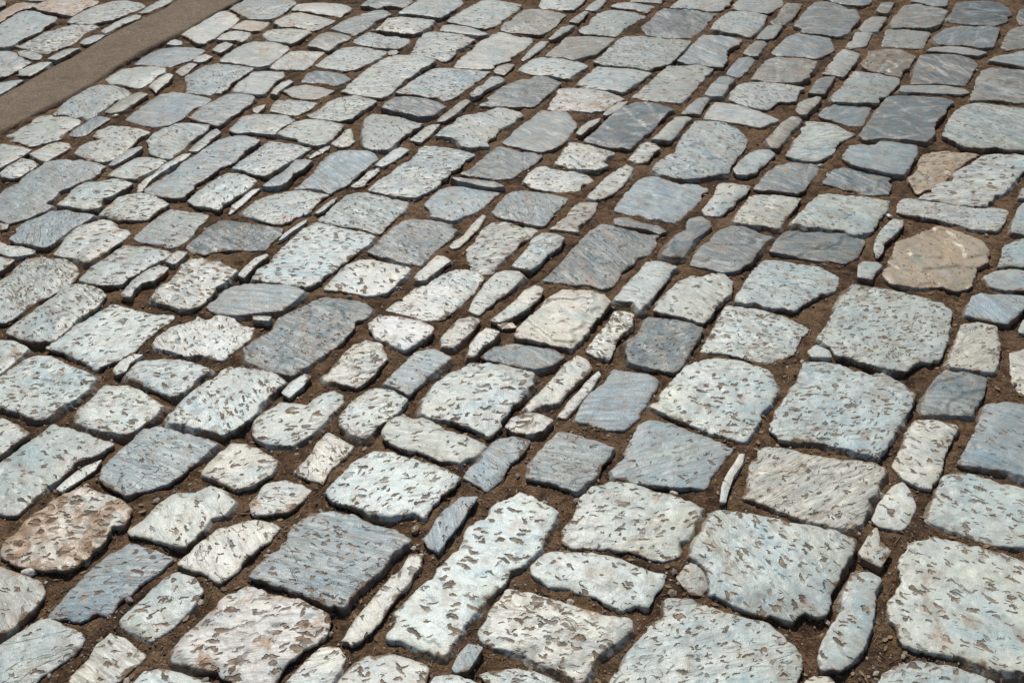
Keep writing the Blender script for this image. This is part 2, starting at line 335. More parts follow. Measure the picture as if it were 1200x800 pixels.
ROWS.append(('B', 0.2, 170, '''
P2 -90,860 0,790 80,730 160,670 250,660 370,668 430,695 455,735 430,785 375,825 225,900 120,975 30,1032 -90,1020
W1 320,640 375,570 380,545 430,500 500,460 570,435 640,445 710,475 760,505 710,550 640,600 570,650 515,685 450,665 380,650
P2 465,787 530,720 600,670 670,620 730,580 820,588 930,602 1000,628 960,660 880,695 800,750 720,807 615,817 530,805
B1 60,550 105,515 100,490 150,450 220,420 290,385 370,380 450,390 545,405 500,435 430,480 350,535 290,580 255,600 170,575 100,570
B1 -60,270 0,270 50,235 110,220 150,170 220,130 270,105 350,95 470,95 560,105 620,125 580,160 530,190 460,215 390,250 330,280 300,310 270,330 310,345 270,370 200,400 130,430 60,450 0,425 -60,420
W2 0,160 50,120 130,75 190,90 225,110 170,145 100,185 50,190 10,178
P1 630,180 680,140 740,100 790,70 850,62 920,75 970,90 920,130 860,165 800,195 720,190
W0 800,270 810,230 850,195 900,170 950,120 1010,85 1060,55 1120,48 1080,80 1000,120 930,165 870,210 830,265
P2 335,345 380,310 430,255 500,215 580,200 650,190 720,205 770,220 730,255 660,285 600,310 580,360 490,370 420,355
P2 580,400 630,355 690,310 750,285 840,285 900,300 985,345 940,370 900,400 860,430 780,435 700,440 650,415
B1 850,255 900,220 960,185 1020,155 1060,110 1100,80 1160,45 1220,0 1280,-35 1350,-58 1430,-58 1520,-32 1490,0 1440,25 1410,50 1370,90 1290,125 1200,190 1130,250 1070,300 1000,305 920,290 860,275
P1 1100,320 1150,280 1200,240 1240,210 1290,180 1340,160 1420,170 1500,200 1490,220 1440,260 1370,300 1300,340 1280,370 1210,355 1140,345
B2 780,540 830,500 890,450 960,400 1000,380 1080,390 1180,395 1215,410 1200,440 1140,490 1130,520 1080,560 1000,598 940,580 830,565
S1s 1085,590 1130,550 1180,510 1230,470 1280,440 1350,440 1450,455 1560,470 1655,485 1640,520 1590,560 1550,610 1440,605 1330,610 1220,625 1200,635 1130,620
W1 970,680 1000,640 1040,618 1100,628 1060,665 1020,695
P0 705,870 740,825 800,770 870,725 930,700 985,715 950,755 900,787 830,805 765,885 715,885
W3 890,895 910,840 960,800 1010,780 1050,720 1110,670 1180,660 1290,685 1385,735 1350,770 1290,815 1220,880 1155,940 1110,955 1050,950 975,922 920,905
W0r -50,560 0,560 40,590 120,590 200,610 190,630 120,640 50,645 0,630 -50,620
W1 -50,650 0,650 85,670 50,705 0,740 -50,740
W0 0,455 50,465 40,490 0,500
P1 1365,130 1410,90 1480,50 1525,12 1575,-28 1650,-25 1740,-5 1825,10 1760,50 1700,90 1640,125 1590,150 1550,175 1480,165 1410,150
P1 1800,70 1850,40 1900,15 1935,5 1925,25 1870,55 1820,75
B0 1540,235 1590,195 1640,165 1690,130 1730,85 1790,78 1825,90 1780,130 1720,165 1680,210 1640,232 1580,238
B0s 1730,250 1780,210 1830,160 1870,110 1910,60 1960,35 2060,27 2150,30 2210,55 2220,75 2160,120 2100,170 2050,215 1990,240 1930,275 1870,255 1790,245
P0 2200,115 2250,70 2310,25 2350,10 2395,25 2350,60 2290,100 2240,125
W1r 2055,240 2110,200 2160,150 2220,130 2225,150 2180,185 2150,210 2130,240 2080,248
P1 2160,255 2220,200 2290,160 2350,110 2400,70 2450,20 2490,-5 2560,0 2640,10 2720,30 2785,50 2720,85 2690,130 2640,150 2610,200 2550,245 2500,275 2430,305 2390,300 2310,290 2230,275
W0 1340,405 1360,350 1420,310 1470,260 1530,250 1480,290 1420,345 1370,385
P1 1395,405 1440,370 1500,320 1580,290 1680,270 1770,265 1860,280 1930,285 1890,310 1840,350 1800,400 1730,420 1650,460 1560,445 1460,420
P0 1845,395 1900,350 1950,310 1975,300 1950,340 1900,380 1860,400
P1s 1865,440 1920,390 1980,335 2030,290 2090,275 2160,285 2260,305 2390,330 2370,380 2310,430 2260,480 2230,510 2130,485 2030,470 1930,455
W0 1630,560 1660,520 1720,475 1800,430 1790,455 1730,490 1670,535
S2 2155,620 2190,580 2240,540 2300,490 2350,455 2400,440 2500,440 2600,452 2690,490 2640,535 2580,585 2520,640 2460,690 2390,680 2300,665 2210,640
P2 1475,770 1520,720 1580,690 1610,640 1660,590 1720,540 1770,490 1850,455 1930,470 2010,490 2100,500 2190,525 2170,560 2110,600 2050,650 1980,700 1930,750 1880,790 1800,822 1700,810 1600,795 1490,780
W0 1395,760 1430,710 1490,660 1560,632 1570,645 1510,690 1460,740 1430,775
W2 1897,832 1940,780 1990,720 2040,685 2110,660 2180,665 2280,692 2400,722 2370,765 2310,815 2265,855 2160,873 2030,850
S0s 2700,155 2760,130 2820,80 2870,45 2920,15 2970,20 3050,40 3130,45 3175,65 3140,95 3090,125 3040,155 2990,190 2900,195 2800,175
S0 2640,190 2700,190 2780,200 2900,210 2960,240 2900,240 2800,230 2680,205
B1 2490,350 2530,300 2580,260 2650,232 2750,240 2840,255 2925,265 2880,310 2830,355 2790,385 2720,410 2650,445 2600,430 2530,415 2520,370
B1r 2885,385 2930,330 2980,280 3050,262 3150,275 3240,290 3325,310 3290,350 3250,390 3210,435 3180,468 3100,455 3020,435 2930,420
W1 3065,215 3100,170 3150,130 3190,120 3260,145 3380,145 3450,175 3480,205 3430,225 3390,265 3310,275 3200,265 3110,245
W2 3255,100 3290,50 3330,-17 3420,-10 3520,15 3600,40 3550,65 3530,95 3560,120 3500,145 3420,140 3340,130
W1s 3440,300 3480,260 3540,195 3610,145 3670,110 3710,125 3690,170 3650,230 3600,270 3540,305 3480,315
G1 3220,485 3270,450 3320,420 3350,370 3390,335 3500,335 3495,370 3470,410 3430,440 3390,470 3390,505 3320,500
S1r 3185,790 3230,740 3290,685 3340,630 3400,550 3460,490 3530,460 3600,470 3730,500 3865,520 3840,575 3800,640 3740,660 3690,715 3640,740 3600,810 3555,840 3450,815 3320,800
W2s 2730,610 2780,570 2830,500 2880,460 2940,450 3020,455 3090,475 3145,495 3100,540 3040,570 3000,620 2940,670 2880,745 2830,750 2770,725 2745,670
P1r 3000,710 3040,660 3090,610 3120,550 3180,515 3250,520 3315,540 3290,580 3230,620 3170,680 3110,725 3050,720
W0 2635,590 2660,560 2720,520 2770,460 2830,405 2845,415 2800,490 2750,540 2690,595 2650,605
W0 2425,770 2450,740 2510,690 2560,645 2600,650 2640,675 2590,710 2540,745 2490,785 2440,790
W1 2257,952 2340,900 2430,840 2500,795 2600,745 2720,727 2800,750 2838,775 2775,855 2700,930 2595,1012 2490,1020 2400,990
P0 2745,960 2790,880 2850,800 2910,750 2960,740 3040,745 3068,770 3000,840 2925,893 2850,945 2805,983
W1 3680,80 3720,40 3750,-5 3790,-25 3840,-10 3870,15 3830,45 3790,95 3740,105
B2s 3830,140 3850,100 3900,65 3950,40 3980,-10 4015,-70 4080,-150 4162,-152 4237,-137 4312,-107 4380,-40 4370,0 4330,45 4290,100 4260,150 4190,165 4110,180 4020,190 3950,180 3870,165
P0 4300,135 4340,90 4390,45 4450,20 4510,22 4540,45 4500,90 4460,130 4430,155 4370,170 4320,165
B0s 3605,380 3640,320 3690,260 3740,205 3790,185 3860,190 3950,215 4060,220 4155,240 4130,280 4090,320 4050,370 4000,410 3950,450 3850,435 3750,410 3680,400
S0 3600,430 3680,430 3760,455 3850,470 3905,502 3870,515 3800,492 3700,482 3600,465
S0 3885,640 3900,590 3960,530 4020,490 4040,420 4110,410 4155,440 4170,470 4120,510 4060,545 4040,600 4000,650 3940,655
W1 4115,370 4150,330 4190,290 4210,225 4290,225 4395,240 4370,285 4320,330 4280,370 4210,410 4140,405
S0r 4420,255 4460,200 4500,150 4560,105 4650,95 4750,105 4800,115 4790,160 4750,200 4720,250 4670,280 4580,270 4480,265
W1 4300,445 4330,390 4370,340 4400,295 4480,285 4560,290 4650,300 4690,310 4660,350 4620,400 4590,440 4560,485 4480,465 4400,460
S0s 4050,690 4070,640 4110,590 4160,540 4220,490 4290,465 4370,475 4450,510 4530,530 4480,560 4450,610 4430,650 4400,700 4330,730 4230,735 4170,715 4110,705
P0s 4610,65 4640,10 4690,-85 4732,-149 4815,-147 4905,-130 4965,-90 5010,-70 4950,-35 4905,5 4870,50 4830,92 4750,95 4680,85
P1 4645,460 4690,400 4740,350 4800,300 4870,285 5000,295 5130,302 5215,318 5190,370 5150,430 5115,495 5060,510 5000,520 4900,495 4800,480 4720,475
S0 4510,620 4540,570 4580,520 4620,485 4700,480 4790,500 4880,505 5000,530 5065,560 5040,610 5020,660 4950,695 4860,680 4780,670 4680,650 4580,635
P1 4305,915 4350,840 4400,755 4440,705 4480,662 4560,665 4700,690 4800,705 4920,760 4890,840 4800,870 4695,937 4650,972 4500,952 4380,930
P0 3600,900 3660,825 3700,785 3750,735 3790,680 3870,677 3970,710 3930,760 3870,825 3810,900 3750,972 3712,915
P1 3832,960 3900,870 3975,795 4050,757 4140,752 4240,750 4290,800 4275,870 4200,930 4155,1005 4117,1042 4020,1005 3900,982
S0s 4820,225 4850,170 4880,140 4940,130 5010,140 5100,150 5180,170 5240,190 5220,240 5200,280 5140,290 5040,285 4950,260 4880,240
B0 4942,75 4950,40 4987,3 5060,-3 5137,0 5165,-25 5250,-23 5375,-5 5370,50 5340,100 5300,160 5230,160 5140,140 5020,120 4980,100
T2r 5330,190 5380,150 5390,100 5410,40 5470,25 5600,28 5740,45 5650,90 5610,130 5560,180 5510,220 5440,260 5380,285 5350,240
W2s 5390,300 5450,260 5500,220 5570,200 5620,150 5700,110 5760,70 5830,58 5960,60 6060,75 6060,110 6000,140 5950,190 5900,250 5830,310 5770,345 5650,335 5550,320 5460,310
W1 5260,390 5270,340 5300,305 5400,315 5550,340 5700,355 5850,360 5910,375 5890,430 5860,475 5830,500 5700,480 5560,445 5400,415 5300,400
P1 5130,640 5120,580 5150,520 5190,470 5240,430 5305,435 5280,480 5220,540 5180,570 5170,630 5140,660
T0s 5180,760 5200,690 5240,640 5260,560 5340,530 5420,490 5500,465 5580,480 5660,510 5750,545 5800,620 5790,680 5720,715 5705,770 5685,825 5610,847 5500,825 5340,832 5220,810
P0 5025,770 5030,700 5060,683 5140,685 5165,705 5130,740 5110,785
P0 5930,500 5940,440 5970,370 6000,340 6080,340 6080,510 6000,515
P0 5970,310 5990,250 6060,240 6060,310
P1 5850,710 5880,640 5880,600 5950,560 6010,540 6080,545 6080,700 6000,705 5920,700
P0 5770,765 5840,735 5930,725 6060,735 6060,840 5895,847 5805,825
'''))
ROWS.append(('E', 0.15, 60, '''
P0 -40,250 0,245 90,230 180,225 120,265 60,300 0,330 -40,340
P0 130,185 150,150 220,120 310,85 410,75 350,120 290,160 230,190 180,190
P1 415,490 470,440 530,380 620,335 700,285 770,265 870,265 960,285 1020,320 980,345 900,370 850,410 800,450 740,490 680,520 640,495 560,510 500,490
G0 820,470 870,430 930,380 1000,350 1080,318 1160,335 1110,370 1050,405 1000,440 930,470 860,480
P1 50,655 110,630 170,590 230,550 290,510 390,500 500,510 600,530 620,555 580,590 500,640 480,680 380,700 300,720 240,735 150,705 90,700 130,665
B0 530,655 580,610 640,580 710,530 770,505 840,515 860,530 790,570 730,610 670,655 600,668
W2 587,790 630,740 700,710 790,690 730,660 770,620 850,590 960,590 1080,605 1160,620 1120,660 1050,700 980,770 900,830 800,855 690,838
W1 233,800 310,765 370,725 450,705 540,712 545,745 490,785 413,830 353,860 290,835
P1 -50,730 20,728 120,742 245,765 160,815 70,860 0,900 -50,910
P0 847,887 907,827 1000,770 1100,735 1112,750 1060,790 960,850 880,893
P0 825,215 880,180 950,140 1050,120 1150,118 1200,122 1290,135 1285,165 1230,185 1170,230 1105,270 1070,275 950,250 850,240
W0 1160,270 1200,235 1260,200 1310,175 1350,190 1320,235 1240,290 1215,318 1195,290
B1 970,530 1030,490 1090,450 1140,410 1200,360 1270,325 1340,315 1430,325 1550,340 1645,370 1590,410 1500,440 1440,500 1400,545 1330,575 1200,590 1100,568
P1s 1150,690 1200,645 1290,600 1380,575 1500,570 1640,580 1610,615 1540,660 1480,700 1400,780 1320,822 1240,815 1173,795
P0 1470,775 1530,720 1600,670 1650,630 1690,607 1725,637 1680,670 1610,730 1540,780
W1 1790,610 1840,560 1890,505 1990,490 2120,490 2230,500 2300,540 2250,570 2190,600 2140,650 2040,635 1950,625 1850,632
B1 1480,520 1540,470 1600,420 1690,375 1780,335 1880,330 1980,350 1960,400 1900,430 1860,470 1790,500 1750,540 1700,580 1630,555 1550,545
T0 1970,445 2020,425 2075,415 2050,450 2010,485 1975,475
W2 2110,475 2130,420 2165,375 2280,375 2400,390 2475,405 2420,450 2370,480 2310,500 2200,485
P2 1445,190 1520,150 1600,110 1700,97 1830,105 1990,130 1930,170 1870,205 1800,250 1770,290 1730,325 1665,312 1640,335 1560,325 1450,310 1460,250
W0s 1815,290 1860,250 1930,200 1980,155 2080,147 2210,155 2215,190 2160,220 2110,270 2060,325 1990,330 1900,320 1830,310
W0 2115,330 2150,280 2200,240 2260,218 2290,230 2230,270 2180,310 2160,340
G0 2215,310 2290,275 2380,258 2500,275 2610,300 2550,340 2470,368 2370,368 2270,345
S0 2355,235 2400,170 2460,145 2560,155 2680,170 2740,210 2690,240 2640,265 2540,245 2430,240
W0s 2090,115 2170,55 2270,0 2400,-5 2530,2 2470,50 2420,120 2370,145 2280,140 2180,135
P1 2170,640 2240,590 2310,550 2400,527 2530,537 2680,570 2640,620 2590,680 2530,720 2470,735 2380,710 2270,670
P2 2400,490 2490,450 2550,400 2650,360 2780,347 2870,365 2940,385 2890,420 2840,450 2780,490 2740,520 2650,537 2540,525 2440,510
P1 2670,295 2730,250 2790,200 2850,150 2930,100 3010,55 3110,32 3260,35 3400,75 3350,110 3280,130 3230,180 3150,220 3100,270 3050,320 2980,352 2900,345 2800,325
P2 3090,330 3150,290 3220,240 3290,190 3370,140 3470,132 3600,137 3700,140 3825,145 3770,195 3700,245 3600,310 3550,345 3460,375 3420,350 3330,350 3200,345
S0s 2970,435 3030,395 3090,360 3200,360 3320,370 3430,395 3490,415 3440,455 3370,495 3280,500 3180,480 3060,455
P1 2830,560 2860,510 2920,480 3020,490 3110,505 3220,540 3315,555 3260,590 3190,630 3130,670 3100,710 3030,770 2940,765 2870,755 2830,730 2840,650
W1 2590,720 2650,665 2700,610 2740,600 2755,650 2770,700 2720,740 2650,750
G0 3410,550 3450,505 3520,450 3590,395 3640,370 3675,385 3610,445 3550,500 3470,545
W1 3200,690 3250,650 3310,600 3380,570 3440,570 3390,620 3330,680 3290,710
P1 3405,660 3460,610 3530,550 3600,510 3700,490 3800,470 3880,440 3960,440 4050,465 4080,490 4030,530 3980,560 3900,600 3870,650 3820,700 3815,735 3700,745 3600,740 3580,690 3500,665
W2 3670,345 3720,290 3790,240 3840,195 3910,193 3945,215 3890,250 3830,280 3780,310 3750,345 3690,360
S1 3750,415 3820,360 3880,310 3940,260 4000,230 4090,210 4170,190 4280,195 4380,240 4330,290 4270,330 4220,380 4170,430 4050,430 3960,420 3850,418
P1 4050,140 4100,100 4150,55 4230,42 4350,50 4470,65 4530,90 4590,120 4530,150 4480,185 4460,220 4380,205 4300,180 4200,175 4120,155
R2w 4280,440 4310,390 4340,340 4370,290 4450,285 4580,285 4680,300 4800,335 4870,375 4790,410 4720,460 4620,475 4530,465 4430,455
B0r 3925,705 3980,660 4030,610 4090,560 4160,520 4230,455 4330,455 4430,470 4470,520 4510,565 4470,620 4430,680 4380,730 4320,765 4230,780 4130,765 4050,740 3970,725
P0 4500,640 4540,590 4600,550 4690,520 4670,555 4600,600 4540,655
W0 4710,490 4760,445 4830,400 4910,388 4870,425 4810,470 4740,500
S0 4560,700 4630,650 4700,580 4780,500 4860,440 4980,388 5130,405 5260,450 5200,490 5140,550 5080,610 5020,655 4960,710 4920,750 4800,745 4680,720
P1 4490,260 4550,210 4620,150 4670,115 4800,118 4950,140 5080,175 5010,225 4930,270 4870,318 4780,300 4700,295 4600,275
P1r 4945,350 5000,310 5060,260 5120,200 5180,150 5230,115 5330,115 5450,108 5560,120 5565,150 5510,200 5460,250 5410,310 5350,370 5310,395 5200,388 5060,380
B0 5680,170 5720,110 5780,50 5860,42 5895,65 5860,120 5820,170 5770,205
B0 5510,330 5560,260 5630,195 5690,195 5735,220 5690,280 5640,352 5560,350
B0 5320,487 5370,430 5440,370 5520,358 5540,375 5500,430 5470,487 5390,482
P0 5090,680 5150,640 5220,570 5280,515 5360,508 5405,520 5350,570 5300,630 5240,687 5170,685
W0 5510,500 5560,435 5600,400 5700,405 5810,425 5900,460 6000,495 6085,535 6010,560 5940,590 5800,560 5650,535 5510,520
W2 5700,370 5720,310 5780,260 5880,238 6000,242 6140,258 6275,288 6220,345 6210,385 6080,395 5985,450 5940,440 5850,425 5750,395
G0s 5880,200 5930,130 5990,65 6060,42 6180,52 6300,65 6380,85 6345,150 6315,200 6210,245 6120,232 6000,228
B0 6320,320 6350,270 6390,215 6450,195 6530,195 6500,240 6460,290 6440,330 6380,330
G0s 6220,460 6240,400 6300,370 6380,355 6415,365 6380,420 6340,450 6300,490 6250,490
G0s 5990,690 6050,630 6110,560 6170,515 6240,505 6265,530 6220,580 6170,640 6120,700 6080,755 6020,750
P1 6500,350 6560,290 6620,220 6680,157 6780,160 6900,185 7030,210 7010,250 6950,310 6900,360 6850,400 6720,395 6600,390 6510,385
B0s 6395,490 6450,445 6520,410 6640,403 6810,415 6790,470 6760,530 6740,580 6660,575 6570,555 6490,530 6420,510
S0 6720,650 6760,590 6830,500 6890,415 6950,335 7060,325 7200,338 7380,350 7450,378 7390,430 7385,480 7310,540 7290,590 7300,640 7270,695 7220,712 7100,690 6900,665 6760,685
W0 7010,308 7050,270 7200,262 7400,265 7540,285 7575,315 7500,330 7350,325 7200,318 7080,315
S0r 7130,250 7140,190 7170,90 7200,25 7300,14 7450,22 7570,45 7640,95 7590,170 7530,265 7400,252 7280,245
G0s 7610,310 7640,220 7680,140 7760,128 7880,140 8060,155 8060,400 7920,402 7850,385 7760,375 7590,372 7600,325
P1s 7370,660 7400,570 7450,490 7510,430 7580,395 7700,390 7830,408 8060,428 8060,772 7900,768 7760,752 7640,755 7520,740 7440,700
'''))
ROWS.append(('F', 0.15, 0, '''
R0 -40,120 0,100 60,60 130,20 200,15 290,25 230,60 160,70 90,110 40,150 -30,190
P1 -50,200 0,190 60,150 130,110 200,80 260,85 340,110 440,125 420,160 370,200 310,240 220,280 150,310 100,345 40,360 -50,355
R1 250,65 310,30 380,0 560,-20 720,-10 770,5 720,40 640,60 600,90 560,115 460,100 400,95 330,80
P2 530,170 580,130 650,85 740,50 850,10 980,0 1080,10 1130,40 1050,75 960,115 880,150 800,160 720,180 620,180
W3 110,360 180,345 270,280 360,240 450,215 560,190 680,185 760,210 720,235 650,255 600,310 540,350 450,385 380,415 300,405 200,380
P0 790,245 840,210 900,165 970,135 1050,110 1095,115 1090,140 1020,165 930,200 870,240 820,265
P0 620,335 670,300 740,275 820,275 770,310 700,340 660,345
P0 370,460 430,430 500,390 560,375 625,370 560,405 500,440 440,465
W1 140,405 190,390 260,405 330,430 310,460 260,465 200,445 150,435
P1 -50,400 0,395 70,395 120,410 130,440 240,485 190,510 130,540 80,570 30,590 -50,600
P0 1080,100 1140,60 1210,20 1290,-25 1360,-10 1300,30 1200,75 1150,100
G0 -40,-10 40,5 40,35 0,55 -40,60
P0 200,-40 370,-40 345,8 230,10
W0 1425,270 1470,230 1540,185 1620,145 1690,95 1760,80 1830,115 1860,145 1820,185 1760,230 1700,280 1650,320 1590,345 1540,335 1470,300
P1r 1800,70 1870,20 1930,-25 2280,-25 2305,20 2250,60 2190,105 2110,145 2050,150 1950,150 1880,110
R0 1805,220 1870,180 1920,155 2000,160 2100,165 2080,195 2040,235 1960,240 1880,230
W1 1695,305 1740,265 1800,240 1880,245 1960,260 1940,295 1890,330 1850,310 1780,310
W0 1655,390 1700,350 1760,325 1820,345 1780,380 1720,410
P0 1290,350 1330,315 1370,305 1420,320 1420,345 1360,352
B1 1055,498 1110,455 1180,405 1280,375 1400,365 1520,370 1595,388 1550,430 1480,465 1400,490 1330,515 1200,512
W0 1505,475 1550,435 1600,420 1660,440 1600,475 1550,485
W0 1370,560 1420,520 1480,490 1550,487 1500,530 1460,570 1420,590
P0r 1720,475 1770,430 1830,390 1910,345 2000,325 2130,325 2260,350 2240,385 2190,420 2140,460 2100,500 2020,515 1960,505 1880,490 1800,485
W1r 2140,180 2190,145 2270,110 2340,97 2430,112 2530,125 2620,150 2570,180 2510,215 2450,237 2390,220 2280,205 2200,205
W1 2050,270 2100,235 2180,215 2300,220 2400,232 2430,255 2380,290 2330,315 2270,340 2200,325 2110,315 2080,290
W0 2280,75 2320,35 2420,25 2550,18 2670,30 2755,60 2710,95 2660,127 2550,110 2400,92
B0s 2585,215 2660,180 2740,140 2830,115 2920,85 2990,75 3055,115 3000,140 2950,155 2900,195 2830,240 2780,270 2700,250
W2 2935,235 2980,195 3040,140 3130,130 3260,140 3400,155 3370,190 3310,230 3230,258 3130,250 3030,240
S0 2820,45 2870,10 2920,-25 3200,-25 3220,15 3140,60 3080,50 3000,40 2950,65 2880,45
P1 3120,110 3180,60 3240,20 3290,-25 3600,-20 3610,20 3560,60 3480,105 3430,135 3330,125 3230,110
G0r 2405,360 2450,310 2500,265 2570,245 2660,255 2740,280 2720,310 2640,335 2590,375 2560,390 2470,370
P1s 2755,320 2800,285 2870,250 2920,250 3000,280 3100,285 3210,310 3170,350 3120,385 3030,375 2900,360 2800,340
P1 2470,515 2530,470 2600,420 2680,365 2780,355 2900,370 3020,400 2980,440 2920,470 2850,505 2780,535 2700,560 2620,545 2540,535
T0 3030,400 3070,385 3120,400 3090,425 3040,430
P2 3205,425 3240,370 3270,310 3310,265 3400,252 3520,258 3600,280 3710,315 3650,345 3590,385 3530,430 3480,465 3400,440 3300,420
P0 3440,245 3460,200 3530,192 3650,205 3750,235 3810,265 3760,280 3650,265 3540,255
P2 3495,160 3540,120 3620,80 3690,40 3760,5 3840,-5 3950,15 4070,40 4030,85 3980,120 3920,165 3860,200 3790,220 3700,205 3600,185
G1 3890,240 3950,180 4030,120 4100,65 4160,60 4280,75 4370,90 4420,115 4370,160 4340,200 4280,240 4220,270 4120,260 4000,245
P1 4210,40 4250,-25 4590,-25 4540,30 4480,78 4380,70 4320,60 4240,55
G1 4445,170 4510,120 4570,85 4600,90 4560,140 4515,180
P0 4570,75 4620,25 4690,-20 4735,5 4700,45 4650,85
P0 4285,300 4330,260 4390,210 4460,195 4490,205 4430,245 4370,280 4310,310
P0 4070,465 4120,410 4180,350 4220,320 4290,318 4250,360 4190,410 4140,445 4090,475
G0 4260,430 4310,390 4370,340 4430,290 4500,280 4620,280 4800,295 4750,340 4690,385 4640,415 4560,440 4480,465 4400,440
P1 4520,245 4560,215 4610,190 4620,150 4680,105 4760,80 4800,80 4950,92 5045,120 4980,160 4910,205 4850,250 4810,280 4700,270 4570,265
P0 4770,50 4820,25 4950,20 5115,42 5080,75 5045,100 4960,70 4850,60
P0 4920,12 4980,-25 5190,-25 5170,22 5050,15
S1 5020,210 5080,160 5130,110 5190,65 5300,60 5450,70 5605,95 5570,140 5520,190 5460,240 5400,285 5280,290 5150,285 5060,270 5030,240
W1r 5240,55 5290,10 5340,-25 5730,-25 5690,40 5630,75 5540,80 5460,65 5360,55
P1 5555,225 5600,170 5650,120 5710,88 5800,85 5930,100 5990,120 5960,180 5910,240 5850,285 5760,255 5650,240
W0 5710,65 5760,15 5800,-25 6120,-25 6110,30 6040,80 6000,100 5880,85 5780,80
G0 5810,410 5860,350 5910,315 5970,320 6000,345 5950,400 5920,435 5860,430
P0 5905,300 5950,250 6000,200 6060,190 6110,205 6080,250 6040,300 5980,305
G2 6020,170 6080,130 6110,60 6150,20 6270,25 6230,90 6180,150 6120,190 6050,190
B1 6200,190 6260,130 6310,70 6360,15 6450,12 6560,40 6620,75 6680,75 6715,150 6660,200 6610,265 6540,280 6430,260 6330,250 6260,240 6280,215
B0r 6030,400 6090,340 6160,280 6240,250 6350,260 6470,280 6500,340 6515,385 6450,420 6370,455 6300,440 6180,430 6070,430
W0 6720,220 6760,160 6810,128 6930,130 6890,190 6850,245 6740,245
G0 6850,80 6890,15 6990,10 6960,60 6930,110 6880,100
P0 6620,350 6660,290 6690,250 6815,255 6790,310 6760,360 6690,370 6640,380
B0 6420,-25 6830,-25 6790,25 6720,38 6620,30 6480,5
G0s 6960,195 6990,140 7030,90 7080,40 7200,38 7330,60 7400,80 7370,130 7340,180 7270,200 7160,212 6980,208
P1 6895,350 6910,290 6930,235 7000,220 7130,245 7260,260 7230,330 7210,370 7140,370 7050,365 6960,350
P0 7110,10 7180,-25 7420,-25 7390,45 7300,45 7220,25
S1 7395,155 7440,100 7490,20 7560,5 7700,10 7810,15 7870,60 7900,110 7860,170 7760,200 7650,195 7540,190 7440,170
B1 7300,300 7340,260 7400,220 7520,203 7660,208 7805,222 7780,290 7750,360 7650,365 7580,350 7440,348 7340,335
W0 7240,390 7290,362 7400,360 7540,372 7650,395 7710,410 7650,435 7570,430 7450,408 7330,398
G1 7825,360 7850,310 7880,250 7940,215 8060,200 8060,370 7950,375 7870,385
S0 7945,140 7970,80 8060,50 8060,195 7970,190
P0 7730,470 7780,445 7880,420 7960,395 8070,382 8070,525 7930,515 7820,490
T2 6740,490 6795,430 6790,395 6870,385 6980,375 7050,385 7150,430 7110,490 7080,550 7040,597 6950,580 6850,555 6780,550
W1 6430,565 6480,500 6540,420 6590,385 6650,400 6715,425 6680,480 6630,540 6590,590 6510,575
P2 4640,480 4700,430 4780,360 4840,310 4900,280 5030,282 5200,295 5400,320 5350,375 5290,430 5230,490 5130,515 5060,538 4960,520 4800,510 4700,503
W0 3555,515 3580,470 3640,425 3700,360 3780,310 3850,270 3900,253 3980,270 4060,295 4150,300 4150,330 4100,375 4030,410 3980,470 3900,490 3850,525 3760,533 3640,525
G0 3855,550 3890,520 3960,500 4020,505 3990,540 3940,585 3870,565
B1s 5300,470 5360,410 5420,340 5500,268 5600,270 5690,280 5795,300 5780,340 5710,360 5670,400 5680,460 5640,520 5540,515 5480,490 5390,495
'''))

# ------------------------------------------------------------------ materials
class NT:
    def __init__(self, name):
        self.m = bpy.data.materials.new(name)
        self.m.use_nodes = True
        self.t = self.m.node_tree
        self.t.nodes.clear()

    def n(self, typ, ins=None, **kw):
        nd = self.t.nodes.new(typ)
        for k, v in kw.items():
            setattr(nd, k, v)
        for k, v in (ins or {}).items():
            s = nd.inputs[k]
            if isinstance(v, bpy.types.NodeSocket):
                self.t.links.new(v, s)
            else:
                s.default_value = v
        return nd

    def math(self, op, a, b=0.0, c=0.0, clamp=False):
        nd = self.t.nodes.new('ShaderNodeMath'); nd.operation = op; nd.use_clamp = clamp
        for i, v in enumerate((a, b, c)):
            if isinstance(v, bpy.types.NodeSocket):
                self.t.links.new(v, nd.inputs[i])
            else:
                nd.inputs[i].default_value = v
        return nd.outputs[0]

    def smooth(self, v, lo, hi):
        nd = self.n('ShaderNodeMapRange', {'Value': v, 'From Min': lo, 'From Max': hi}, interpolation_type='SMOOTHSTEP')
        return nd.outputs[0]

    def mix(self, f, a, b, blend='MIX'):
        nd = self.t.nodes.new('ShaderNodeMix'); nd.data_type = 'RGBA'; nd.blend_type = blend
        for i, v in ((0, f), (6, a), (7, b)):
            if isinstance(v, bpy.types.NodeSocket):
                self.t.links.new(v, nd.inputs[i])
            else:
                nd.inputs[i].default_value = v
        return nd.outputs[2]

    def noise(self, vec, scale, detail=4.0, rough=0.55, dist=0.0):
        return self.n('ShaderNodeTexNoise', {'Vector': vec, 'Scale': scale, 'Detail': detail, 'Roughness': rough, 'Distortion': dist})

    def vscale(self, vec, s):
        nd = self.n('ShaderNodeVectorMath', {0: vec, 1: s}, operation='MULTIPLY')
        return nd.outputs[0]

    def vadd(self, a, b):
        return self.n('ShaderNodeVectorMath', {0: a, 1: b}, operation='ADD').outputs[0]


SOIL = (0.105, 0.066, 0.042, 1)


